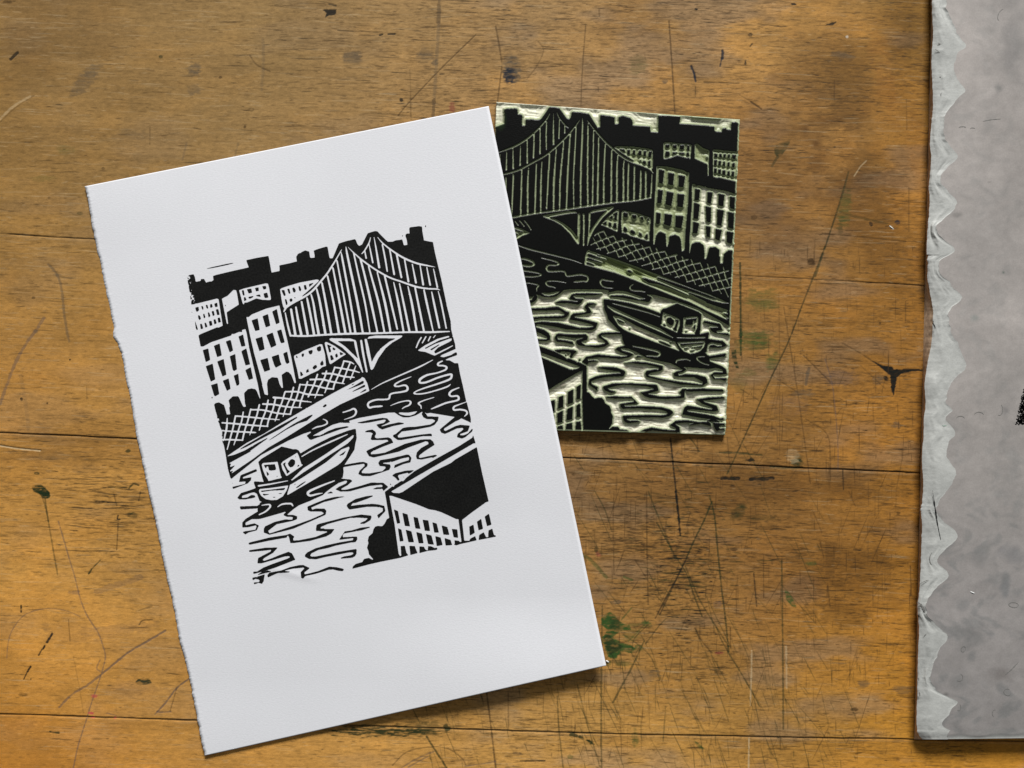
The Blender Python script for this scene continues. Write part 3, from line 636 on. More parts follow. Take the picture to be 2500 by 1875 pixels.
TILE = {1: (0, 0), 2: (850, 0), 3: (1600, 0), 4: (1600, 600), 5: (1600, 1200), 6: (850, 1200), 7: (0, 1200), 8: (0, 600)}
MARKS = """
E 1 500 500 125 48 -48 .5 y
E 1 1170 415 38 50 0 .6 y
E 1 1165 540 48 40 0 .45 y
P 1 .95 k 1935,60 1975,55 2022,55 2010,90 1975,95 1950,108 1960,80
L 1 8 .8 k 1975,25 2015,35
L 1 13 .85 k 65,355 85,335 105,315
E 1 965 340 12 9 0 .9 g
E 1 1322 465 9 8 0 .7 n
L 1 6 .5 n 1500,335 1540,390 1620,430
L 1 12 .25 y 1580,240 1580,400 1570,540
E 1 1510 660 18 12 0 .6 n
E 1 1470 762 9 10 0 .7 n
E 1 2110 345 60 35 0 .35 y
L 1 3 .6 k 2025,182 2120,190
L 1 4 .5 n 970,818 1080,795
L 1 10 .35 l 0,715 80,640 180,580
L 1 5 .3 n 0,735 90,650 205,575
L 1 4 .4 n 900,760 900,870
L 1 8 .3 y 1430,860 1410,940
L 1 8 .3 y 1120,860 1095,960
E 1 390 900 60 25 0 .25 G
E 1 250 1070 80 25 0 .22 G
E 1 480 1280 15 10 0 .6 g
E 1 620 1010 9 9 0 .5 n
E 1 295 1188 9 6 0 .6 n
E 1 790 820 160 30 0 .2 y
E 1 50 10 45 14 0 .6 n
E 2 980 420 48 75 0 .8 y
E 2 965 455 35 45 0 .8 b
L 2 14 .35 y 548,0 545,120 525,460 510,700
L 2 16 .35 n 545,20 540,140
L 2 16 .45 n 515,600 508,690
L 2 4 .6 n 1425,150 1405,420 1396,640
L 2 6 .7 n 1925,130 1945,430 1960,680
L 2 5 .65 n 765,210 560,410 370,610 300,695
L 2 7 .6 n 885,160 905,270 922,380
L 2 5 .6 n 922,400 895,620
L 2 4 .3 n 370,420 375,560 378,720
L 2 6 .3 n 372,560 375,700
L 2 5 .4 n 1140,250 1172,305 1130,400 1070,480
E 2 460 335 60 45 0 .45 y
E 2 520 375 25 20 0 .5 y
E 2 320 600 11 16 0 .9 k
L 2 9 .9 k 190,210 205,206
L 2 6 .9 k 240,206 282,204
E 2 622 645 22 35 0 .4 r
E 2 622 645 22 35 0 .5 n
E 2 1740 390 50 60 0 .25 G
L 2 8 .8 b 2058,395 2075,440 2085,490
E 2 1900 490 15 11 0 .7 y
L 2 4 .5 n 1505,60 1507,100
L 2 4 .5 n 1500,520 1502,550
E 2 20 345 60 40 0 .35 y
L 2 3 .4 n 1780,330 1783,360
E 2 2088 56 9 5 0 .9 k
P 3 .95 k 1020,155 1050,135 1090,130 1065,150
E 3 570 207 12 10 0 .95 k
L 3 12 .9 b 404,305 402,350
L 3 6 .8 b 398,350 388,398
E 3 540 377 8 16 0 .9 k
L 3 6 .8 k 568,278 580,266
L 3 9 .7 b 212,400 232,440 240,490
L 3 5 .6 n 240,520 240,580
L 3 7 .8 n 575,613 600,630 635,655
L 3 4 .4 n 505,570 575,613
P 3 .7 g 710,890 740,862 812,838 790,890 760,930 735,955 715,920
L 3 10 .5 g 735,940 715,970 700,1000
E 3 1130 335 70 22 10 .5 y
L 3 7 .62 g 1158,1035 1130,1140 1100,1240 1060,1360 1000,1540 960,1659
L 3 3 .4 k 1150,1050 1095,1240 1055,1370 985,1580
E 3 935 1568 24 23 0 .95 n
E 3 1135 1270 42 115 8 .5 G
E 3 1110 1370 20 45 0 .4 g
L 3 11 .45 g 1110,1275 1240,1310 1390,1340
E 3 1293 1345 10 18 -20 .95 k
E 3 1452 1332 15 15 0 .85 b
L 3 5 .8 w 1408,1358 1425,1374
L 3 5 .55 l 1265,965 1230,1000 1192,1057
E 3 1150 222 14 14 0 .5 w
L 3 5 .6 n 1000,1402 1200,1420 1500,1450
L 3 4 .6 n 615,145 740,158
L 3 4 .6 n 290,493 500,502
E 3 1075 883 14 6 0 .8 k
L 3 5 .5 n 1073,480 1073,600
E 3 590 1305 18 14 0 .6 n
E 3 830 26 14 6 0 .9 k
E 3 245 56 8 6 0 .9 k
E 3 1300 760 260 520 -18 .16 n
E 3 1230 1150 190 330 0 .14 n
E 3 1370 450 60 330 -14 .25 o
E 3 1570 900 60 260 -5 .25 o
L 3 5 .35 n 1505,600 1508,780
L 3 6 .35 n 1520,1130 1520,1390
P 4 1 k 1300,690 1340,708 1370,722 1420,724 1430,742 1450,742 1520,738 1612,742 1605,750 1540,754 1480,768 1448,790 1440,850 1428,905 1412,850 1410,780 1370,748 1335,718 1300,694
L 4 5 .5 n 1120,585 1220,640 1305,697
E 4 1385,0 0 0 0 0 n
E 4 1384 796 14 14 0 .95 k
E 4 1338 805 30 28 0 .5 y
P 4 .9 g 452,625 482,622 490,690 502,738 485,735 462,680
L 4 9 .85 g 508,105 510,300 512,540 512,655
E 4 512 550 12 50 0 .85 g
E 4 625 590 70 55 0 .5 G
E 4 710 700 50 90 10 .35 G
E 4 620 330 80 60 0 .22 G
E 4 500 830 60 70 0 .22 G
L 4 6 .65 g 1015,10 960,160 880,360 800,570 700,780 620,960 520,1180 430,1370
L 4 3 .4 k 1010,20 900,300 790,600 690,800 600,1000 500,1220
L 4 5 .5 n 770,370 800,560 850,860 880,1070 930,1430
L 4 4 .35 n 740,290 745,700 745,1260
L 4 5 .55 n 890,660 970,740 1050,820
L 4 4 .5 p 1018,680 1060,830 1080,1000 1095,1200 1095,1350
L 4 4 .5 n 900,1040 1030,1132 1048,1300 1050,1410
L 4 4 .5 n 510,860 620,930
L 4 4 .5 n 700,780 850,880
L 4 4 .35 n 1230,720 1380,860
L 4 13 .6 y 920,735 910,790 902,830
E 4 895 885 55 26 0 .5 y
E 4 1445 1075 42 30 20 .6 y
P 4 .95 k 548,1290 570,1270 590,1278 598,1290 565,1298
E 4 850 1295 42 38 -40 .85 g
E 4 825 1270 40 40 -40 .35 l
L 4 9 .75 g 385,1240 500,1244 640,1256
L 4 10 .6 g 690,1325 800,1335 880,1330
L 4 16 .95 k 400,1396 440,1394 498,1396
L 4 15 .95 k 572,1402 640,1400 705,1396
L 4 7 .85 k 90,1155 105,1300 125,1480 145,1659
L 4 5 .6 g 205,1150 235,1190 262,1235
E 4 1100 795 90 45 0 .28 p
E 4 790 960 110 50 0 .25 p
E 4 740 1450 640 60 3 .16 n
E 4 930 95 22 20 0 0 n
L 4 5 .5 n 1500,340 1500,460
L 4 3 .8 k 1125,1340 1128,1465
E 4 1348 467 8 8 0 .8 n
L 4 4 .5 n 430,1150 445,1300 465,1380
L 4 5 .5 n 250,1160 255,1240
E 4 500 1600 30 45 30 .5 g
L 5 8 .9 k 122,0 135,120 150,265
L 5 7 .8 g 340,60 290,180 235,290 185,405
L 5 7 .7 k 185,405 140,500 90,590 0,760
L 5 6 .7 g 10,190 110,370 190,500 230,620 280,750
L 5 6 .6 g 180,450 260,640 350,790 440,930
L 5 7 .75 g 325,25 355,150 372,330 395,560 420,760 440,960
L 5 5 .6 g 365,815 400,900 440,965
L 5 5 .6 n 450,820 450,940
L 5 6 .7 g 430,955 520,1100 600,1240 625,1290
L 5 7 .65 g 758,420 762,700 765,1000 768,1425
L 5 6 .55 n 1035,570 1042,640 1048,690
L 5 4 .6 n 648,380 650,640
L 5 5 .7 k 590,490 600,600 608,690
L 5 5 .6 n 237,820 280,900 340,970
L 5 4 .5 n 985,290 1010,400
E 5 500 120 50 22 -40 .6 g
E 5 635 158 80 16 0 .5 g
E 5 935 432 30 15 0 .8 G
P 5 .8 G 775,590 800,600 830,650 848,700 820,690 785,650
E 5 375 672 30 24 0 .55 p
E 5 240 810 0 0 0 0 n
P 5 .35 n 1020,300 1080,300 1075,525 1020,525
E 5 1260 440 130 85 0 .25 n
E 5 1150 750 150 55 10 .3 n
E 5 1050 730 60 40 10 .2 n
L 5 6 .5 l 578,955 576,1100 570,1285
L 5 6 .6 l 562,1480 560,1659
L 5 7 .4 l 785,930 788,1180
E 5 1215 350 26 7 10 .9 k
E 5 470 348 16 12 0 .8 n
E 5 1460 130 12 10 0 .6 n
E 5 380 1085 28 14 20 .6 n
E 5 380 968 26 8 0 .6 r
E 5 380 968 26 8 0 .6 n
E 5 1195 1308 18 9 0 .8 n
E 5 1250 1155 30 22 0 .5 y
E 5 1480 1190 60 26 10 .45 y
L 5 4 .4 n 1160,0 1200,90
L 5 5 .4 n 950,130 1000,250
L 5 5 .6 n 1530,450 1535,620
P 5 .7 G 230,1490 270,1520 300,1550 260,1545
L 5 4 .5 g 240,1350 290,1440
L 5 4 .5 g 350,1120 440,1380
E 5 640 1660 60 50 0 .25 p
L 6 4 .5 n 1595,0 1590,200 1595,500
L 6 5 .6 n 1790,0 1793,350 1800,680
L 6 5 .6 g 1480,0 1540,110 1582,240
L 6 7 .6 g 1525,690 1520,1000 1518,1430 1520,1659
L 6 6 .55 g 1800,0 1860,150 1960,400
L 6 6 .65 k 2010,440 1940,590 1870,740
L 6 5 .5 g 1990,740 1900,770 1780,920
L 6 8 .65 g 1775,900 1700,1060 1640,1170 1590,1265
L 6 5 .55 g 1650,860 1740,920 1820,1000 1870,1130
L 6 5 .5 n 1720,410 1820,570
P 6 .92 G 1520,760 1545,735 1572,722 1600,740 1620,772 1650,790 1690,800 1700,832 1650,835 1612,850 1585,872 1640,905 1700,922 1725,945 1700,970 1655,960 1620,985 1600,1008 1560,995 1535,915 1512,890 1540,860 1555,830 1522,800
P 6 .7 g 1530,885 1560,850 1600,900 1650,930 1610,960 1570,985 1545,930
E 6 1790 795 30 22 20 .75 G
E 6 1690 860 60 40 0 .5 G
E 6 1600 800 40 60 0 .5 g
E 6 1740 940 30 20 0 .6 G
E 6 1560 1030 25 14 0 .5 G
E 6 1660 1035 50 16 0 .45 G
E 4 610 575 120 70 0 .6 G
E 4 690 700 50 70 0 .5 G
E 4 500 610 40 50 0 .4 G
E 4 560 760 70 30 0 .35 G
E 4 640 320 90 70 0 .4 G
L 6 6 .6 G 1640,770 1700,700
L 6 6 .5 G 1680,900 1800,780
L 6 5 .5 g 1700,960 1720,880 1800,800
L 6 12 .4 G 1690,800 1740,800 1780,780
L 6 16 .55 G 1410,385 1440,400 1490,450 1550,515
L 6 10 .65 G 1655,512 1705,530
E 6 1615 665 45 14 0 .6 y
E 6 1840 1095 30 22 0 .6 y
E 6 1610 1020 80 14 0 .5 g
L 6 7 .7 n 830,1200 855,1400 885,1659
L 6 8 .8 g 470,1470 520,1550 590,1659
L 6 5 .5 n 960,1210 962,1430
L 6 6 .55 g 1255,1230 1265,1430 1290,1659
L 6 6 .5 g 1375,1160 1430,1380 1510,1650
L 6 5 .5 g 1905,1290 1890,1500
E 6 430 1420 110 55 5 .7 g
E 6 590 1420 22 22 0 .85 g
L 6 12 .85 g 1335,1460 1370,1465
L 6 12 .85 g 1390,1472 1405,1482
P 6 .9 g 1425,1490 1450,1490 1482,1520 1450,1515
E 6 1330 1592 18 18 0 .7 G
E 6 1722 1490 20 55 0 .6 G
P 6 .6 G 2090,1500 2140,1545 2110,1550
L 6 5 .5 n 265,1645 350,1565 480,1535 600,1545 680,1600 705,1640
L 6 7 .5 p 320,1659 420,1600 515,1560
L 6 6 .5 p 360,1655 480,1590
L 6 5 .5 p 700,1650 800,1635 885,1620
E 6 1018 1575 32 15 0 .6 b
L 6 5 .95 k 1033,1618 1180,1616
E 6 1500 590 9 9 0 .5 n
L 6 8 .5 g 1350,1450 1320,1445
L 6 4 .5 g 2085,830 2130,940
E 6 1490 350 14 25 0 .7 g
E 6 1500 375 20 18 0 .4 r
L 6 5 .6 g 385,1300 430,1390
P 8 .92 g 188,1440 215,1432 240,1428 270,1450 300,1480 302,1510 285,1520 255,1515 235,1490 200,1475
L 8 6 .5 g 255,1515 275,1580 290,1659
E 8 222 1365 16 9 0 .8 g
L 7 6 .6 g 265,0 280,120 310,300 345,500
L 7 5 .6 p 350,180 385,300 420,420 450,520 480,640 515,730 550,790 590,850 615,920 632,990 615,1070 590,1150 545,1280 515,1380 470,1520 440,1659
L 7 4 .5 p 40,1000 50,900 80,820 150,740 260,705 380,712 480,750
L 7 8 .7 p 992,835 900,890 780,960 690,1030 600,1105
L 7 9 .6 p 600,1105 520,1165 430,1220 355,1295
L 7 7 .7 p 1140,1120 1060,1180 1000,1260 930,1338
L 7 6 .6 p 940,1325 1025,1322
L 7 5 .5 p 600,1010 580,1060 600,1080
L 7 9 .95 k 312,855 300,875
L 7 11 .95 k 296,882 282,905
L 7 7 .95 k 268,925 258,945
L 7 6 .95 k 250,950 232,982
L 7 8 .95 k 182,1052 165,1082
L 7 5 .9 k 162,1085 142,1128
L 7 9 .9 g 548,468 532,494
L 7 5 .8 g 548,468 575,440 600,415
L 7 7 .95 k 126,686 126,724
P 7 .92 g 812,1140 830,1125 860,1122 895,1125 912,1145 890,1158 840,1160 820,1155
E 7 568 1230 20 13 0 .6 r
E 7 548 1330 20 10 0 .8 r
E 7 556 1355 16 8 0 .8 r
E 7 690 1357 10 9 0 .6 r
L 7 8 .85 g 300,1443 352,1449
E 7 138 1215 30 16 0 .6 n
L 7 5 .95 k 708,145 704,165 720,168
L 7 4 .7 n 708,198 700,350
L 7 26 .28 p 580,600 700,560 840,515
L 7 16 .4 p 420,605 470,605
L 7 5 .7 n 835,800 855,775 915,770
E 7 700 830 220 55 -8 .22 p
E 7 420 850 220 80 0 .12 p
E 7 790 1180 200 50 0 .14 p
E 7 90 1560 280 190 0 .22 o
E 7 275 820 30 35 0 .3 y
L 7 4 .5 n 410,770 420,900
L 7 6 .4 n 830,715 910,690
E 7 795 140 28 14 0 .8 g
L 7 3 .3 n 440,990 480,1200 500,1330
E 7 185 1126 6 6 0 .9 k
L 7 4 .5 p 640,1330 750,1360
L 7 4 .5 n 1060,1180 1020,1320
L 8 11 .5 y 290,110 345,180 370,260 385,400 400,500 415,575
E 8 345 180 28 14 0 .5 y
L 8 13 .5 p 265,432 215,510 150,600 90,710 40,840 0,950
E 8 215 515 14 9 0 .4 y
L 8 16 .18 y 125,780 160,980 170,1100
E 8 203 312 10 8 0 .6 n
E 8 420 684 7 7 0 .9 k
E 8 130 920 7 7 0 .9 k
E 8 285 945 6 6 0 .8 n
L 8 3 .4 n 520,840 522,920
E 8 770 1232 18 12 0 .8 g
L 8 7 .8 g 775,1455 800,1430 832,1438
L 8 5 .6 g 650,1448 760,1450
L 8 4 .6 n 680,1480 700,1560
E 8 300 1262 180 40 4 .28 y
E 8 520 1340 120 40 0 .2 y
E 8 270 1160 60 25 0 .25 y
L 8 5 .8 n 0,1195 120,1214 245,1226
L 8 4 .8 l 0,1202 120,1220 240,1231
L 8 5 .7 n 832,1530 842,1480
"""
# joints between the boards
for k, (w, a) in enumerate(((2.0, .7), (2.6, .8), (2.8, .8))):
    sy = seam_y(k, GX) + (noise2(1, TXN, 1, 45, 60 + k) - 0.5) * 2.4
    D = np.abs(GY - sy); wv = w * (0.55 + 0.9 * noise2(1, TXN, 1, 40, 50 + k)) 
    if k == 0: wv = wv * (0.25 + 0.75 * smooth(np.abs(GX - 1250), 400, 1100)) * (1 - .9 * smooth(-GX, -45, 0))
    c = np.clip((wv * 0.62 - D) / 1.7 + 0.5, 0, 1) * a
    lay(c, slice(None), slice(None), 'k', 0.0005)
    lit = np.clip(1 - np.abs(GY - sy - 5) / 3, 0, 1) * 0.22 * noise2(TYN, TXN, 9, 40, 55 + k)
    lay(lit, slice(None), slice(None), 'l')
    dirt = np.exp(-np.abs(GY - sy - 8) / 14) * 0.35 * noise2(TYN, TXN, 9, 50, 57 + k)
    lay(dirt, slice(None), slice(None), 'n')
    wz += np.float32(0.00015) * (k == 1) * (GY < sy)
# the board under each joint has its own tone
b2 = (GY > seam_y(1, GX)) & (GY < seam_y(2, GX)); b3 = GY > seam_y(2, GX)
wood[b2] *= np.array([0.97, 0.96, 0.93]); wood[b3] *= np.array([1.03, 1.0, 0.94])

for line in MARKS.strip().splitlines():
    w = line.split(); ox, oy = TILE[int(w[1])]; q = 900 / 2212.0
    if w[0] == 'L':
        pts = [(ox + float(s.split(',')[0]) * q, oy + float(s.split(',')[1]) * q) for s in w[5:]]
        if len(pts) > 2: pts = catmull(np.array(pts), 4)
        mark_line(pts, float(w[2]) * q * 1.25 + 0.6, float(w[3]), w[4])
    elif w[0] == 'P':
        pts = [(ox + float(s.split(',')[0]) * q, oy + float(s.split(',')[1]) * q) for s in w[4:]]
        mark_poly(pts, float(w[2]), w[3], 0.00005 if w[3] == 'k' else 0, 0.08 if w[3] == 'k' else 0.25)
    elif w[0] == 'E' and ',' not in w[2]:
        cx, cy, rx, ry, rot, a = map(float, w[2:8])
        if a > 0: mark_blob(ox + cx * q, oy + cy * q, max(rx * q * 1.15, 2), max(ry * q * 1.15, 2), rot, a, w[8])

# heavily scored places
dashes(620, 1500, 1830, 1150, 1660, .5, .95, 8, 50, 'k', 71, gauss=True, thick=1.0)
dashes(300, 1500, 1820, 1180, 1560, .3, .8, 10, 50, 'g', 72, gauss=True)
dashes(500, 1400, 1650, 1200, 1420, .2, .7, 10, 50, 'n', 73, gauss=True)
dashes(260, 120, 440, 1130, 1340, .3, .85, 14, 80, 'k', 74, gauss=True)
dashes(330, 780, 1100, 1770, 1800, .3, .8, 10, 50, 'g', 75, gauss=True)
dashes(900, 1300, 2230, 600, 1850, .2, .7, 8, 80, 'n', 76, slope=0.0, up=True)
dashes(200, 1000, 2100, 1600, 1900, .25, .7, 20, 150, 'g', 77, slope=0.25, up=True)
dashes(120, 1400, 2050, 1050, 1850, .3, .7, 20, 190, 'g', 78, slope=0.5, up=True)
dashes(110, 1400, 2200, 900, 1850, .25, .65, 20, 190, 'n', 79, slope=-0.35, up=True)
dashes(500, 560, 1500, 30, 330, .15, .6, 8, 60, 'n', 80, slope=0.0)
wood = np.clip(wood, 0.004, 0.9)

# dense part plus a coarse apron that carries the table on beyond the picture
def axis(lo, hi, n, ext):
    a = np.linspace(0, 1, 101)[1:] ** 1.9 * ext
    return a
ax = axis(0, 0, 0, 3600.0)
X1 = np.concatenate([gx[0] - ax[::-1], gx, gx[-1] + ax]); Y1 = np.concatenate([gy[0] - ax[::-1], gy, gy[-1] + ax])
n = len(ax)
Z = np.pad(wz, n, mode='edge')
C = np.pad(wood, ((n, n), (n, n), (0, 0)), mode='reflect')
XX, YY = np.meshgrid(X1, Y1)
V = np.stack([(XX - 1250) * PX, (937.5 - YY) * PX, Z], -1).reshape(-1, 3)
m_wood = material('worn_varnished_beech', rough=0.62, spec=0.09,
                  grain=[((260, 1500, 50), 0.90, 1.10), ((1400, 3200, 50), 0.86, 1.14)], bump=((700, 2600, 50), 0.00006))
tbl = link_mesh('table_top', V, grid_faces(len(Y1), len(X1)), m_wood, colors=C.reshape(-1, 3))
tbl['kind'] = 'structure'
# ------------------------------------------------------------------ where the block lies and how the sheet bends over it
BLK = np.array([(1212, 249), (1806, 292), (1771, 1062), (1177, 1046)], float)    # tl, tr, br, bl of the block in the picture
BT = 0.0038                                                                         # thickness of the block
SHEET = np.array([(206.5, 455), (1193, 259), (1480, 1625), (501, 1845)], float)

def lift(px, py):
    """height of the sheet above the table at picture position"""
    edge = 1212 - (py - 249) * 0.0435                       # left edge of the block
    d = px - edge
    a = smooth(d, -470, 10)
    flat = BT + 0.00035
    z = 0.00022 + flat * a
    low = smooth(py, 1080, 1300)                            # past the block the corner hangs free
    z = z * (1 - low) + (0.00045 + (flat - 0.0006) * smooth(px - 900, -330, 560)) * low
    z = z + 0.0026 * smooth(py, 1450, 1700) * smooth(px, 700, 1300) + 0.0007 * smooth(py, 1650, 1850)
    z = z + 0.0003 * np.sin(px / 170.0 + py / 410.0) ** 2 + 0.0008 * (1 - smooth(np.hypot(px - 206, py - 455), 0, 240))
    # the small dent below the lower left corner of the image
    s = (py - 1395) - 0.25 * (px - 690)
    z = z + 0.00022 * np.exp(-(s / 9) ** 2) * smooth(px, 640, 680) * (1 - smooth(px, 730, 800))
    return z

# ------------------------------------------------------------------ the printed sheet
sheet = thing('linocut_print', 'white torn-edged paper sheet printed in black with a suspension bridge, houses and boat', 'art print')
NU, NV = 130, 620
u = np.linspace(0, 1, NU); v = np.linspace(0, 1, NV); U, W_ = np.meshgrid(u, v)
q = SHEET
QX = (q[0, 0] * (1 - U) + q[1, 0] * U) * (1 - W_) + (q[3, 0] * (1 - U) + q[2, 0] * U) * W_
QY = (q[0, 1] * (1 - U) + q[1, 1] * U) * (1 - W_) + (q[3, 1] * (1 - U) + q[2, 1] * U) * W_
r1 = np.random.default_rng(5)
tear = (noise2(1, NV, 1, 7, 91)[0] - 0.5) * 4.0 + (noise2(1, NV, 1, 45, 92)[0] - 0.5) * 7 + r1.normal(0, 0.45, NV)
tear -= 7 * np.exp(-((v - 0.262) / 0.010) ** 2) - 5 * np.exp(-((v - 0.30) / 0.03) ** 2)
QX += tear[:, None] * np.clip(1 - U * 14, 0, 1)
Zs = lift(QX, QY)
fib = np.clip(1 - U * 60, 0, 1) * np.abs(r1.normal(0, 1, NV))[:, None] * 0.00005
top = P(QX, QY, Zs + fib).reshape(-1, 3)
bot = top.copy(); bot[:, 2] -= 0.00016
nv = len(top)
f = grid_faces(NV, NU)
ring = np.concatenate([np.arange(NU), np.arange(1, NV) * NU + NU - 1, (NV - 1) * NU + np.arange(NU - 2, -1, -1), np.arange(NV - 2, -1, -1) * NU])
side = np.stack([ring[:-1], ring[1:], ring[1:] + nv, ring[:-1] + nv], -1)
m_paper = material('white_cartridge_paper', rough=0.85, spec=0.15, attr=False, col=(0.765, 0.768, 0.79),
                   grain=[((14, 14, 1), 0.98, 1.015), ((700, 1400, 10), 0.965, 1.03)], bump=((1100, 1500, 50), 0.00005))
link_mesh('paper_sheet', np.concatenate([top, bot]), [f, f[:, ::-1] + nv, side], m_paper, sheet)

# ------------------------------------------------------------------ the printed ink film, outlined from the design
F = design_field()
YY0, XX0 = np.mgrid[0:DH, 0:DW]
rough_n = noise2(DH, DW, 2.2, 2.2, 101, 2)
F = F + (rough_n - 0.5) * 0.16
px_ = XX0 + DX0; py_ = YY0 + DY0
leftd = (px_ - (456 + (py_ - 675) * 0.206))                      # distance from the left image edge
weak = np.clip(1 - leftd / 14, 0, 1) * (((py_ > 660) & (py_ < 745)) | ((py_ > 1020) & (py_ < 1078)))
F = F - weak * smooth(noise2(DH, DW, 3.2, 3.2, 102, 2), 0.48, 0.56) * 1.0
spk = (rng.random((DH, DW)) < 0.0007) * (F > 0.9); F = F - blur(spk.astype(np.float32), 1) * 2.2

def marching(Fd, level=0.5):
    H, W = Fd.shape; ins = Fd > level
    gid = np.arange(H * W).reshape(H, W)
    yy, xx = np.mgrid[0:H, 0:W].astype(float)
    verts = [np.stack([xx.ravel(), yy.ravel()], -1)]
    t = np.clip((level - Fd[:, :-1]) / (Fd[:, 1:] - Fd[:, :-1] + 1e-9), 0.02, 0.98)
    verts.append(np.stack([(xx[:, :-1] + t).ravel(), yy[:, :-1].ravel()], -1))
    t = np.clip((level - Fd[:-1]) / (Fd[1:] - Fd[:-1] + 1e-9), 0.02, 0.98)
    verts.append(np.stack([xx[:-1].ravel(), (yy[:-1] + t).ravel()], -1))
    hid = H * W + np.arange(H * (W - 1)).reshape(H, W - 1)
    vid = H * W + H * (W - 1) + np.arange((H - 1) * W).reshape(H - 1, W)
    # tokens: corners a(0,0) b(0,1) c(1,1) d(1,0); edges top, right, bottom, left
    tok = [gid[:-1, :-1], gid[:-1, 1:], gid[1:, 1:], gid[1:, :-1], hid[:-1], vid[:, 1:], hid[1:], vid[:, :-1]]
    a, b, c, d = ins[:-1, :-1], ins[:-1, 1:], ins[1:, 1:], ins[1:, :-1]
    case = a * 1 + b * 2 + c * 4 + d * 8
    out = {3: [], 4: [], 5: []}
    seq = {15: [(0, 1, 2, 3)]}
    for k in range(1, 15):
        bits = [(k >> i) & 1 for i in range(4)]
        poly = []
        for i in range(4):
            if bits[i]: poly.append(i)
            if bits[i] != bits[(i + 1) % 4]: poly.append(4 + i)
        if k in (5, 10):
            seq[k] = [(0, 4, 7), (2, 6, 5)] if k == 5 else [(1, 5, 4), (3, 7, 6)]
        else: seq[k] = [tuple(poly)]
    for k, polys in seq.items():
        m = case == k
        for pl in polys:
            fs = np.stack([tok[i][m] for i in pl], -1)
            if len(pl) > 5: fs = fs[:, :5]
            out[len(pl)].append(fs)
    faces = [np.concatenate(x)[:, ::-1] for x in out.values() if x]
    verts = np.concatenate(verts)
    used = np.unique(np.concatenate([x.ravel() for x in faces]))
    remap = np.full(len(verts), -1); remap[used] = np.arange(len(used))
    return verts[used], [remap[x] for x in faces]

vt, fc = marching(F)
vx = vt[:, 0] + DX0 + 0.5; vy = vt[:, 1] + DY0 + 0.5
# bilinear lookup of the sheet's own (smooth) height so the film stays a hair above the paper
vz = lift(vx, vy) + 0.00007
m_ink = material('black_relief_ink', rough=0.5, spec=0.16, attr=False, col=(0.0065, 0.0065, 0.0060),
                 grain=[((1100, 1100, 10), 0.5, 1.9), ((60, 60, 10), 0.8, 1.3)], bump=((2200, 2200, 50), 0.00005))
link_mesh('printed_image', P(vx, vy, vz), fc, m_ink, sheet)
for nm, sx_, sy_, r_ in (('speck', 1039, 552, 1.3), ('speck', 982.7, 575.5, 0.9)):
    t = np.linspace(0, 2 * np.pi, 9)[:-1]
    vv = P(sx_ + r_ * np.cos(t), sy_ + r_ * 1.6 * np.sin(t), lift(sx_, sy_) + 0.00008)
    link_mesh('ink_' + nm, vv, np.arange(8)[None, ::-1], m_ink, sheet)

# ------------------------------------------------------------------ the carved lino block (the print's mirror image)
PAIRS = [((845.1,602.4),(1421.5,287.9)), ((912.9,578),(1349.9,276.3)), ((867.5,1046.5),(1476,729.9)), ((687.5,1089.9),(1651.2,741.5)),
 ((940.4,1200.5),(1431.9,892.7)), ((976.8,1357.5),(1419.5,1051)), ((636,973.2),(1683,619.1)), ((651.6,963),(1667.8,612.6)),
 ((607.1,1327),(1765.2,952.7)), ((555.3,1098),(1777,726.3)), ((555,790.9),(1729.3,428.8)), ((883.1,920.4),(1439.4,610.4)),
 ((910.2,1366.6),(1487.3,1049.9)), ((543.7,794.2),(1738.7,431))]
def homography(src, dst):
    A = []
    for (x, y), (X, Y) in zip(src, dst):
        A.append([x, y, 1, 0, 0, 0, -X * x, -X * y, -X]); A.append([0, 0, 0, x, y, 1, -Y * x, -Y * y, -Y])
    A = np.array(A); sc = np.array([1e3, 1e3, 1, 1e3, 1e3, 1, 1e6, 1e6, 1e3])
    h = np.linalg.svd(A / sc)[2][-1] / sc
    return h.reshape(3, 3)
Hm = homography([b for a, b in PAIRS], [a for a, b in PAIRS])
BW, BH = 700, 900
u = np.linspace(0, 1, BW); v = np.linspace(0, 1, BH); U, V_ = np.meshgrid(u, v)
q = BLK
BX = (q[0, 0] * (1 - U) + q[1, 0] * U) * (1 - V_) + (q[3, 0] * (1 - U) + q[2, 0] * U) * V_
BY = (q[0, 1] * (1 - U) + q[1, 1] * U) * (1 - V_) + (q[3, 1] * (1 - U) + q[2, 1] * U) * V_
den = Hm[2, 0] * BX + Hm[2, 1] * BY + Hm[2, 2]
SX = (Hm[0, 0] * BX + Hm[0, 1] * BY + Hm[0, 2]) / den - DX0; SY = (Hm[1, 0] * BX + Hm[1, 1] * BY + Hm[1, 2]) / den - DY0
F0 = design_field()
def sample(Fd, X, Y):
    X = np.clip(X, 0, DW - 1.01); Y = np.clip(Y, 0, DH - 1.01); xi = X.astype(int); yi = Y.astype(int); fx = X - xi; fy = Y - yi
    return (Fd[yi, xi] * (1 - fx) + Fd[yi, xi + 1] * fx) * (1 - fy) + (Fd[yi + 1, xi] * (1 - fx) + Fd[yi + 1, xi + 1] * fx) * fy
S = sample(F0, SX, SY)
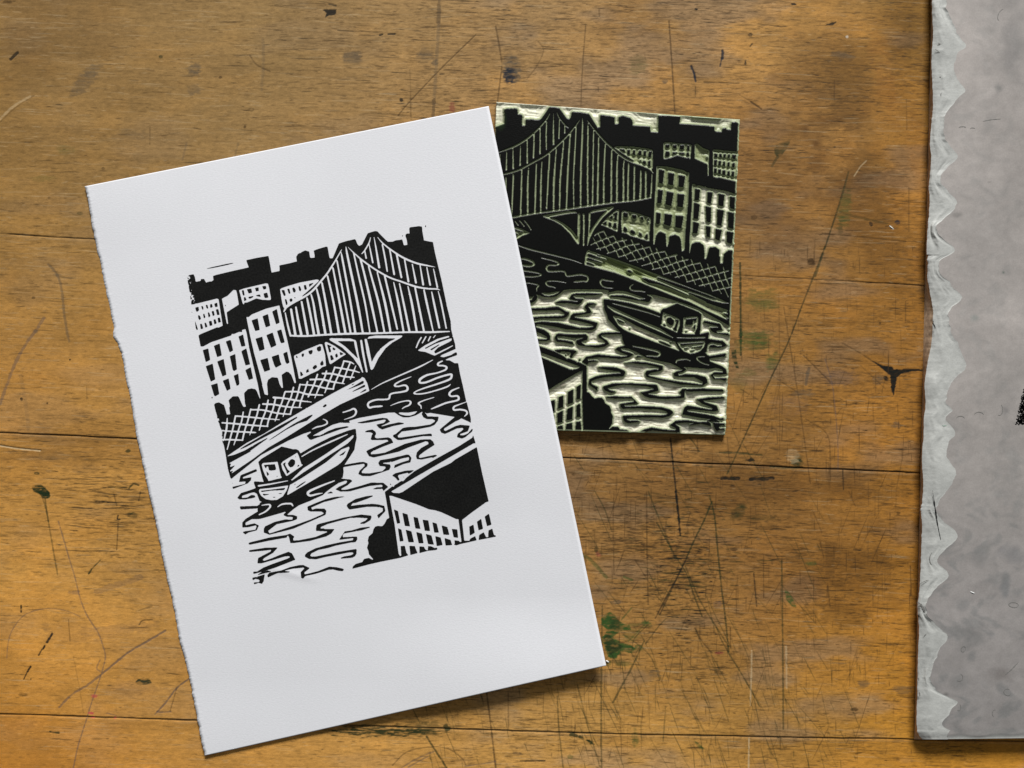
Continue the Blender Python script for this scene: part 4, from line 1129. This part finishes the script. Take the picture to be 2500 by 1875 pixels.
# printing pressure thickens the cut lines' edges: the block's own cuts are a little narrower
wobble = (noise2(BH, BW, 5, 5, 111, 2) - 0.5) * 0.10
land = (S + wobble) > 0.40
def edt(mask, R):
    """distance (in samples) to the nearest True, limited to R"""
    H, W = mask.shape
    g = np.full((H, W), 1e6, np.float32); g[mask] = 0
    for k in range(1, R + 1):
        a = np.full((H, W), 1e6, np.float32); a[:, k:] = np.where(mask[:, :-k], k * k, 1e6)
        b = np.full((H, W), 1e6, np.float32); b[:, :-k] = np.where(mask[:, k:], k * k, 1e6)
        g = np.minimum(g, np.minimum(a, b))
    d = g.copy()
    for k in range(1, R + 1):
        d[k:] = np.minimum(d[k:], g[:-k] + k * k); d[:-k] = np.minimum(d[:-k], g[k:] + k * k)
    return np.sqrt(np.minimum(d, R * R))
dcut = edt(land, 28) * 0.86                       # in picture pixels
dl = edt(~land, 6)
warp = (noise2(BH, BW, 22, 34, 121) - 0.5) * 9
gouge = 0.5 + 0.5 * np.cos((dcut + warp) * 2 * np.pi / 9.5)          # ridges left between gouge strokes
lng = noise2(BH, BW, 4, 60, 122, 2)
deep = smooth(dcut, 2.5, 9)
depth = 0.0016 * (1 - np.exp(-dcut / 5.8)) + 0.0003 * (1 - np.exp(-dcut / 1.6))
strk = noise2(700, 2200, 3.2, 90, 125, 2)
si = np.clip((BY - 0.475 * (BX - 1439) - 612 + 350).astype(int), 0, 699); sj = np.clip((BX * 1.2).astype(int), 0, 2199)
strk = strk[si, sj]; qy = np.exp(-((BY - (612 + 0.475 * (BX - 1439))) / 34) ** 2) * (BX > 1430)
hull = np.exp(-((BY - (800 + 0.47 * (BX - 1560))) / 40) ** 2) * (BX > 1480) * (BX < 1670)
dirn = np.clip(qy + hull, 0, 1)
lng = lng * (1 - dirn) + strk * dirn
big = noise2(BH, BW, 11, 75, 126, 2)
depth = depth - deep * (0.00016 * gouge * (1 - dirn) + 0.0009 * (big - 0.5) * (1 - dirn) + (0.00022 + 0.0006 * dirn) * (lng - 0.5)) - smooth(dcut, 1.5, 4) * dirn * 0.0006 * (strk - 0.5) + 0.00004 * deep * (noise2(BH, BW, 3, 3, 123, 1) - 0.5)
fine = 0.00006 * (noise2(BH, BW, 30, 3, 124, 1) - 0.5) * smooth(dcut, 0.5, 2)
depth = np.clip(depth + fine * 0.4, 0, 0.0026)
depth = blur(depth, 1)
# worn rim where the sheet of lino was trimmed
topd = V_ * 812; rim = np.clip(1 - topd / 9, 0, 1) * (~land)
depth = depth * (1 - 0.45 * rim)
rimr = np.clip(1 - (1 - U) * 594 / 5, 0, 1) * (~land); depth = depth * (1 - 0.4 * rimr)
# colour: black ink film on the lands and shoulders, olive skin, pale core where the gouge went deep
inkc = np.array([0.0035, 0.0036, 0.0030]); olive = np.array([0.16, 0.20, 0.065]); pale = np.array([0.78, 0.76, 0.59]); greyg = np.array([0.30, 0.34, 0.215])
brown = np.array([0.24, 0.20, 0.14])
pn = noise2(BH, BW, 10, 26, 131); pn2 = noise2(BH, BW, 3, 22, 132, 2)
bx, by = BX, BY
water = smooth(by - (720 - 0.0 * bx), -40, 40) * (1 - smooth(by, 2000, 2100))
cols = np.exp(-(((bx - 1745) / 42) ** 2)) * (by > 440) * (by < 690)
upper = 1 - smooth(by, 275, 330) 
palew = np.clip(water * (0.75 + 0.5 * pn) + cols * 1.2 + upper * 0.75 + 0.16, 0, 1) * smooth(dcut, 1.6, 7)
quay = np.exp(-((by - (612 + 0.475 * (bx - 1439))) / 34) ** 2) * (bx > 1430); palew *= 1 - 0.75 * quay
colr = greyg * (1 - smooth(dcut, 1.5, 5))[..., None] + olive * smooth(dcut, 1.5, 5)[..., None]
colr = colr * (1 - palew[..., None]) + pale * palew[..., None]
bm = smooth(pn2, 0.5, 0.68)[..., None] * water[..., None] * 0.65 * smooth(dcut, 3, 7)[..., None]
colr = colr * (1 - bm) + brown * bm
colr *= (0.86 + 0.28 * noise2(BH, BW, 4, 4, 133, 2))[..., None]
edge_px = np.minimum(np.minimum(U * 594, (1 - U) * 594), np.minimum(V_ * 812, (1 - V_) * 812))
rimline = np.clip(1 - edge_px / 4.0, 0, 1) * (0.6 + 0.9 * noise2(BH, BW, 40, 40, 136)) * ((U > 0.5) | (V_ > .5))
colr = colr * (1 - np.clip(rimline, 0, 1)[..., None]) + np.array([0.36, 0.42, 0.25]) * np.clip(rimline, 0, 1)[..., None]
shoulder = np.clip(1.45 - dcut * 0.95, 0, 1) * (1 - np.clip(rimline * 1.2, 0, 1))       # ink that ran over the edge of each land
chat = smooth(gouge * deep + (lng - 0.5) * 0.9, 1.12, 1.25) * 0.0
inkm = np.clip(np.maximum(shoulder, chat), 0, 1)
green_s = np.clip(1 - np.hypot((bx - 1222) / 16, (by - 290) / 32), 0, 1) + np.clip(1 - np.hypot((bx - 1800) / 9, (by - 700) / 45), 0, 1)
ik = inkc[None, None] * (0.7 + 0.6 * noise2(BH, BW, 2, 2, 134, 1))[..., None]
ik = ik * (1 - np.clip(green_s, 0, 1)[..., None]) + np.array([0.02, 0.045, 0.012]) * np.clip(green_s, 0, 1)[..., None]
colr = colr * (1 - inkm[..., None]) + ik * inkm[..., None]
# tacky, pimpled ink in the corner
pim = 0.00004 * (noise2(BH, BW, 2, 2.5, 135, 1) - 0.5) * land * (0.3 + 1.2 * np.clip(1 - np.hypot(bx - 1290, by - 310) / 110, 0, 1))
ZB = BT - depth + pim
ZB[0] -= 0.0002; ZB[-1] -= 0.0002; ZB[:, 0] -= 0.0002; ZB[:, -1] -= 0.0002
jit = (noise2(BH, 1, 6, 1, 141) - 0.5) * 4
BXe = BX + np.where(U > 0.985, jit * (U - 0.985) / 0.015, 0) * 0.8
topv = P(BXe, BY, ZB).reshape(-1, 3)
block = thing('lino_block', 'carved lino printing block inked black with pale green cuts, partly under the white sheet', 'lino block')
m_block = material('carved_inked_lino', rough=0.33, spec=0.2, grain=[((1500, 1500, 400), 0.92, 1.08)], bump=((2500, 2500, 400), 0.00004))
link_mesh('carved_face', topv, grid_faces(BH, BW), m_block, block, colors=colr.reshape(-1, 3))
ring = np.concatenate([np.arange(BW), np.arange(1, BH) * BW + BW - 1, (BH - 1) * BW + np.arange(BW - 2, -1, -1), np.arange(BH - 2, -1, -1) * BW])
rv = topv[ring]; n = len(rv)
# the underside outline keeps the same ground position as the face
low = rv.copy(); low[:, 2] = 0.0001
mid = rv.copy(); mid[:, 2] = np.minimum(rv[:, 2], 0.0012)
sf = np.concatenate([np.stack([np.arange(n - 1), np.arange(1, n), np.arange(1, n) + n, np.arange(n - 1) + n], -1),
                     np.stack([np.arange(n - 1) + n, np.arange(1, n) + n, np.arange(1, n) + 2 * n, np.arange(n - 1) + 2 * n], -1)])
m_side = material('lino_cut_edge', rough=0.7, spec=0.3, attr=False, col=(0.17, 0.18, 0.10), grain=[((900, 900, 2500), 0.6, 1.3)])
link_mesh('block_edge', np.concatenate([rv, mid, low]), sf, m_side, block, smooth=False)

# ------------------------------------------------------------------ the stone slab with its chipped edge
slab = thing('inking_slab', 'grey mottled stone slab with a wavy chipped pale edge at the right', 'slab')
def T3(k, s):
    ox, oy = TILE[k]; return [(ox + float(a.split(',')[0]) * 900 / 2212, oy + float(a.split(',')[1]) * 900 / 2212) for a in s.split()]
outer = T3(3, "1661,-400 1660,0 1662,100 1666,200 1660,300 1658,420 1664,520 1665,640 1652,800 1648,860 1656,950 1648,1040 1641,1120 1646,1200 1640,1300 1632,1400 1628,1550") + \
        T3(4, "1637,60 1633,180 1650,290 1664,370 1665,460 1656,590 1638,680 1624,760 1616,830 1622,950 1612,1040 1612,1110 1602,1230 1600,1320 1608,1400 1604,1500 1594,1600") + \
        T3(5, "1592,90 1600,200 1596,320 1590,500 1584,600 1574,700 1582,820 1580,900 1574,1050 1572,1200 1568,1330 1570,1420 1582,1462 1604,1488")
inner = T3(3, "1750,-400 1752,-200 1755,0 1765,110 1800,190 1866,270 1826,310 1796,370 1808,470 1862,545 1800,600 1748,690 1735,760 1762,860 1812,940 1768,1000 1720,1060 1710,1100 1750,1150 1800,1220 1740,1290 1704,1330 1708,1400 1788,1500 1725,1560") + \
        T3(4, "1712,120 1724,160 1770,240 1830,310 1772,380 1760,440 1776,520 1806,600 1870,720 1794,800 1762,890 1750,940 1790,985 1754,1040 1806,1125 1756,1175 1744,1250 1810,1375 1742,1480 1704,1550 1702,1600") + \
        T3(5, "1700,110 1740,190 1806,275 1742,350 1692,420 1766,492 1700,570 1640,650 1652,750 1756,870 1700,950 1662,1060 1664,1120 1700,1200 1796,1262 1750,1330 1708,1380 1720,1410 1760,1435")
_j = np.random.default_rng(88)
outer = catmull(np.array([(a, b, 0) for a, b in outer], float), 5)[:, :2]; inner = catmull(np.array([(a, b, 0) for a, b in inner], float), 6)[:, :2]
ST = 0.0065                                       # slab thickness
ys_ = np.concatenate([np.linspace(-700, -162, 60), np.linspace(-160, 1784, 1100), np.linspace(1785, 1805, 16)])
def interp(poly, y):
    o = np.argsort(poly[:, 1]); xx = poly[o, 0]; yy = poly[o, 1]
    return np.interp(y, yy, xx)
jn = (noise2(1, len(ys_), 1, 5, 151)[0] - 0.5) * 2.2
xo = interp(outer, ys_) + jn; xi = interp(inner, ys_) + (noise2(1, len(ys_), 1, 7, 154)[0] - 0.5) * 7 + (noise2(1, len(ys_), 1, 26, 155)[0] - 0.5) * 20
xo_s = xo
NB = 26; t = np.linspace(0, 1, NB)                # 0 inner .. 1 outer
botd = 1805 + 0 * t
TB = t[None, :]; 
Xb = xi[:, None] * (1 - TB) + xo[:, None] * TB
Yb = np.repeat(ys_[:, None], NB, 1)
wid = (xi - xo)[:, None]
# conchoidal flakes: each one falls away from the arris in a shallow shell
drop = 0.0011 * TB ** 0.75 + 0.0007 * TB ** 4
ns = noise2(len(ys_), NB, 40, 9, 152) - 0.5
# a raised ridge runs out to each tip between two flakes
tipk = np.clip((np.convolve(np.pad(wid[:, 0], 12, mode='edge'), np.hanning(27)[1:-1] / np.hanning(27).sum(), 'valid')[:, None] - 36) / 30, 0, 1.2)
drop = drop - 0.0007 * tipk * np.sin(np.pi * np.clip(TB, 0, 1)) ** 1.2
drop = drop + 0.0012 * ns * np.sin(np.pi * TB) + 0.0002 * (noise2(len(ys_), NB, 9, 4, 153) - 0.5) * TB
lowb = smooth(ys_, 1786, 1805)[:, None]
Zb = ST - np.clip(drop, 0, None)
# lower end: shell away to the bottom arris as well
Zb = Zb - 0.0004 * lowb
Vb = P(Xb, Yb, Zb).reshape(-1, 3)
m_chip = material('broken_stone_edge', rough=0.6, spec=0.35, attr=False, col=(0.47, 0.475, 0.445),
                  grain=[((40, 40, 10), 0.88, 1.1), ((260, 260, 50), 0.9, 1.08), ((1500, 1500, 200), 0.93, 1.05)], bump=((500, 500, 300), 0.00010))
fchip = grid_faces(len(ys_), NB)[:, ::-1]
NS = 8
bx0 = 2273 - (ys_ / 1798.0) * 42 + 1.0
bx0 = np.minimum(bx0, xo - 3)
ts = np.linspace(0, 1, NS)[1:]
topz = Zb[:, -1]
sv = []
for tt in ts:
    z = topz * (1 - tt) + 0.0001 * tt
    a = P(xo, ys_, topz); bz = P(bx0, ys_, 0.0001)
    sv.append(a * (1 - tt) + bz * tt)
sv = np.stack(sv, 1)                               # rows, NS-1, 3
sidev = np.concatenate([Vb.reshape(len(ys_), NB, 3)[:, -1:], sv], 1)
link_mesh('chipped_edge', Vb, fchip, m_chip, slab)
m_sside = material('stone_side', rough=0.75, spec=0.25, attr=False, col=(0.50, 0.36, 0.24), grain=[((300, 300, 900), 0.6, 1.35)])
link_mesh('slab_side', sidev.reshape(-1, 3), grid_faces(len(ys_), NS)[:, ::-1], m_sside, slab)
# flat top
NC = 150
tx = np.linspace(0, 1, NC) ** 1.0
XR = 2860.0
Xt = xi[:, None] * (1 - tx) + XR * tx; Yt = np.repeat(ys_[:, None], NC, 1)
lim = 1790 + 0 * Xt
rowdrop = smooth(Yt, 1791 + 3 * np.sin(Xt / 37.0) + 2.5 * np.sin(Xt / 13.0), 1805)
Yt = Yt - (Xt - 2250) * 0.012 * lowb
Zt = ST - 0.0004 * rowdrop
base = np.array([0.372, 0.342, 0.317])
ny, nx = Xt.shape
def tn(s, seed, o=3): return noise2(ny, nx, s / 1.75, s / 3.6, seed, o)
cl = tn(150, 161, 4); cl2 = tn(60, 162, 3); cl3 = tn(26, 163, 3)
ct = base * (1 + (cl - 0.5)[..., None] * np.array([0.38, 0.36, 0.35])) * (1 + (cl2 - 0.5)[..., None] * 0.24)
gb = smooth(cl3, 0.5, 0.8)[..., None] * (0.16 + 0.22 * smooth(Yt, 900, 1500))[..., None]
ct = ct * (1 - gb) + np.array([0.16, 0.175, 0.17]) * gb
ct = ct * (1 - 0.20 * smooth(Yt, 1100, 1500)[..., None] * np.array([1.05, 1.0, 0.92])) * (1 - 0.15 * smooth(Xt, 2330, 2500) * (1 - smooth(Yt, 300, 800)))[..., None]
ct = ct * (1 + (noise2(ny, nx, 7, 4, 166, 2) - 0.5)[..., None] * 0.10)
ct = ct * (1 - rowdrop[..., None]) + np.array([0.46, 0.47, 0.44]) * rowdrop[..., None]
def smear(cx, cy, rx, ry, a, col, rot=0):
    global ct
    c, s = math.cos(rot), math.sin(rot); X = Xt - cx; Y = Yt - cy
    qd = np.hypot((X * c + Y * s) / rx, (-X * s + Y * c) / ry) + (cl2 - 0.5) * 1.6 + (cl3 - 0.5) * 1.1
    m = ((1 - smooth(qd, 0.1, 1.15)) * a * 1.0)[..., None]; ct = ct * (1 - m) + np.array(col) * m
for s in ((2435, 215, 22, 14, .45, (.10,.11,.105)), (2450, 665, 6, 6, .8, (.04,.08,.06)), (2415, 445, 5, 5, .5, (.08,.07,.06)),
          (2380, 775, 16, 12, .35, (.16,.22,.20)), (2455, 1005, 16, 18, .4, (.12,.12,.12)), (2445, 1645, 34, 26, .45, (.12,.105,.095)),
          (2455, 1440, 14, 45, .5, (.14,.155,.16)), (2360, 1550, 60, 30, .4, (.15,.155,.15)), (2340, 1665, 30, 24, .4, (.15,.155,.15)),
          (2335, 525, 14, 7, .4, (.12,.12,.11)), (2345, 1125, 22, 16, .3, (.14,.15,.15)), (2470, 1350, 40, 24, .35, (.13,.14,.15)),
          (2480, 80, 40, 120, .3, (.14,.14,.14)), (2395, 1350, 26, 26, .35, (.14,.15,.15)), (2310, 1695, 12, 8, .6, (.06,.06,.055)),
          (2350, 1480, 30, 22, .35, (.14,.15,.15)), (2440, 1790, 80, 10, .2, (.3,.32,.3))): smear(*s)
m_slab = material('honed_grey_stone', rough=0.45, spec=0.4,
                  grain=[((18, 90, 5), 0.95, 1.05), ((260, 260, 30), 0.94, 1.06), ((1300, 1300, 30), 0.93, 1.07)], bump=((60, 60, 10), 0.00003))
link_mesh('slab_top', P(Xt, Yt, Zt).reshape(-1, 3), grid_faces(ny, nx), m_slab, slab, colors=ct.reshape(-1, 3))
# front side of the slab (towards the bottom of the picture)
fr = P(Xt[-1], Yt[-1], Zt[-1]); fl = fr.copy(); fl[:, 2] = 0.0001
fe = np.concatenate([fr, fl]); m_ = len(fr)
link_mesh('slab_front', fe, np.stack([np.arange(m_ - 1), np.arange(m_ - 1) + m_, np.arange(1, m_) + m_, np.arange(1, m_)], -1), m_sside, slab)
fr = Vb.reshape(len(ys_), NB, 3)[-1]; fl = fr.copy(); fl[:, 2] = 0.0001
link_mesh('slab_front', np.concatenate([fr, fl]), np.stack([np.arange(NB - 1), np.arange(1, NB), np.arange(1, NB) + NB, np.arange(NB - 1) + NB], -1), m_sside, slab)

pr = P(Xt[:, -1], Yt[:, -1], Zt[:, -1]); pl = pr.copy(); pl[:, 2] = 0.0001; m_ = len(pr)
link_mesh('slab_side', np.concatenate([pr, pl]), np.stack([np.arange(m_ - 1), np.arange(m_ - 1) + m_, np.arange(1, m_) + m_, np.arange(1, m_)], -1), m_sside, slab)
pr = np.concatenate([Vb.reshape(len(ys_), NB, 3)[0][::-1], P(Xt[0], Yt[0], Zt[0])]); pl = pr.copy(); pl[:, 2] = 0.0001; m_ = len(pr)
link_mesh('slab_side', np.concatenate([pr, pl]), np.stack([np.arange(m_ - 1), np.arange(1, m_), np.arange(1, m_) + m_, np.arange(m_ - 1) + m_], -1), m_sside, slab)

# rolled-out ink left on the slab at the frame's edge: many small dabs in one patch
dots = []; fcs = []
for k in range(2400):
    yy = 945 + rng.random() * 92
    x0 = 2500 - (yy - 945) * 0.25
    xx = x0 + rng.random() ** 0.8 * 60
    if xx < x0 + 3 and rng.random() < 0.6: continue
    r0 = 0.7 + rng.random() * 1.5; t8 = np.linspace(0, 2 * np.pi, 7)[:-1]
    b0 = len(dots) * 6
    dots.append(P(xx + r0 * np.cos(t8), yy + r0 * np.sin(t8), ST + 0.00006)); fcs.append(b0 + np.arange(6)[::-1])
link_mesh('ink_patch', np.concatenate(dots), np.array(fcs), m_ink, slab)

# hairs and chip marks on the slab's pale edge
def strip(name, pts, w, z, mat, parent):
    pts = catmull(np.array([(a, b, 0) for a, b in pts], float), 6)[:, :2]
    d = np.gradient(pts, axis=0); d /= np.linalg.norm(d, axis=1, keepdims=True) + 1e-9
    nn = np.stack([-d[:, 1], d[:, 0]], -1)
    wv = w * (0.5 + np.random.default_rng(len(pts)).random(len(pts)) * 0.8) * np.sin(np.linspace(0.35, np.pi - 0.35, len(pts)))
    a = pts + nn * wv[:, None] / 2; b = pts - nn * wv[:, None] / 2; n = len(pts)
    V = np.concatenate([P(a[:, 0], a[:, 1], z), P(b[:, 0], b[:, 1], z)])
    i = np.arange(n - 1)
    return link_mesh(name, V, np.stack([i, i + 1, i + 1 + n, i + n], -1), mat, parent)

strip('hair', [(2276.5, 1197), (2281, 1225), (2286, 1258), (2290, 1285), (2297, 1318)], 2.4, ST + 0.0001, m_ink, slab)
strip('scuff_line', [(2279, 783), (2278, 790), (2282, 797), (2283, 803)], 3.0, ST - 0.0002, m_ink, slab)
strip('scuff_line', [(2286, 932), (2294, 928), (2301, 925)], 2.0, ST - 0.0002, m_ink, slab)

m_mark = material('grey_residue', rough=0.6, spec=0.2, attr=False, col=(0.20, 0.195, 0.18))
def ring_line(cx, cy, rx, ry, rot=0.0, a0=0.0, a1=6.2, w=1.5):
    t = np.linspace(a0, a1, 9); X = rx * np.cos(t); Y = ry * np.sin(t)
    strip('scuff_line', list(zip(cx + X * math.cos(rot) - Y * math.sin(rot), cy + X * math.sin(rot) + Y * math.cos(rot))), w,
          ST + 0.00008 if cx > 2310 else ST - 0.00035, m_mark, slab)
for a in ((2302, 1338, 8, 17, 0), (2280, 1364, 10, 17, 0.05), (2302, 232, 5, 7, 0), (2447, 36, 9, 16, .5, 1.5, 4.2), (2475, 1477, 12, 6, .1),
          (2342, 1654, 9, 9, 0, -1.2, 2.2), (2429, 1742, 6, 9, 0, 2, 5), (2340, 1727, 6, 8, 0, -1, 2), (2460, 1690, 9, 8, .3, 0, 5),
          (2390, 1015, 12, 9, 0, 3.4, 6), (2440, 1000, 8, 14, 0, -1, 2), (2345, 1022, 10, 6, 0, 3.3, 6.1), (2310, 1750, 10, 6, .2, 2.6, 6),
          (2352, 1585, 5, 7, .4), (2350, 312, 9, 3, 0, 3.3, 6.0), (2375, 315, 6, 3, .1, 3.2, 5.8)): ring_line(*a)
for pts, w in (([(2240, 1474), (2255, 1490), (2266, 1506), (2280, 1528), (2299, 1545)], 2.4), ([(2240, 1470), (2250, 1478), (2258, 1492)], 4.5),
               ([(2246, 1425), (2258, 1419), (2268, 1416)], 1.8), ([(2256, 1552), (2262, 1548)], 2), ([(2242, 1655), (2243, 1662)], 4), ([(2244, 1690), (2246, 1700)], 4),
               ([(2455, 1647), (2470, 1634), (2487, 1616)], 2.4), ([(2400, 296), (2420, 292), (2445, 290)], 1.2), ([(2283, 120), (2300, 130), (2318, 118)], 3.0),
               ([(2290, 105), (2305, 112)], 3.2), ([(2330, 120), (2338, 128)], 1.6), ([(2294, 186), (2300, 192)], 1.6)):
    strip('scuff_line', pts, w, ST + 0.00008 if pts[0][0] > 2330 else ST - 0.0004, m_mark, slab)

# ------------------------------------------------------------------ crumbs and shavings lying about
def crumb(name, label, cat, x, y, rx, ry, rot, hgt, z0, col, seed):
    r = np.random.default_rng(seed); n, m = 14, 5; V = []
    for j in range(m):
        a = j / (m - 1) * math.pi / 2
        for i in range(n):
            t = 2 * math.pi * i / n; k = (1 + 0.28 * math.sin(2 * t + seed) + 0.15 * r.normal()) * math.cos(a * 0.98)
            X = rx * k * math.cos(t); Y = ry * k * math.sin(t)
            V.append(P(x + X * math.cos(rot) - Y * math.sin(rot), y + X * math.sin(rot) + Y * math.cos(rot), z0 + hgt * math.sin(a)))
    F = [[j * n + i, j * n + (i + 1) % n, (j + 1) * n + (i + 1) % n, (j + 1) * n + i] for j in range(m - 1) for i in range(n)]
    mat = material(name + '_surface', rough=0.6, spec=0.3, attr=False, col=col)
    ob = link_mesh(name, np.array(V), np.array(F)[:, ::-1], mat)
    ob['label'] = label; ob['category'] = cat
crumb('lino_crumb', 'tiny white crumb on the wood touching the lower right corner of the sheet', 'crumb', 1483, 1615, 3.4, 2.6, 0.4, 0.0006, 0.00005, (.75, .74, .70), 1)
crumb('lino_shaving', 'thin pale sliver on the wood left of the slab, above the upper board joint', 'shaving', 2176, 555, 5.5, 1.3, 0.7, 0.0004, 0.00005, (.72, .70, .62), 2)
crumb('lino_crumb', 'larger greenish crumb on the chipped edge of the grey slab', 'crumb', 2306.5, 1039.5, 8.5, 3.4, 0.2, 0.0008, ST - 0.0008, (.22, .30, .24), 3)
crumb('lino_crumb', 'smaller grey crumb on the chipped slab edge, beside the greenish crumb', 'crumb', 2292, 1051, 6.2, 2.6, 0.1, 0.0006, ST - 0.0009, (.34, .37, .34), 4)
crumb('lino_shaving', 'short white fibre lying on the flat face of the grey slab', 'shaving', 2375, 1447, 7.5, 1.2, 0.35, 0.0003, ST, (.7, .7, .68), 5)
crumb('ink_crumb', 'small round dark speck on the pale lower part of the slab edge', 'crumb', 2244.5, 1504, 3.8, 2.6, 0.1, 0.0006, ST - 0.0017, (.01, .01, .01), 6)
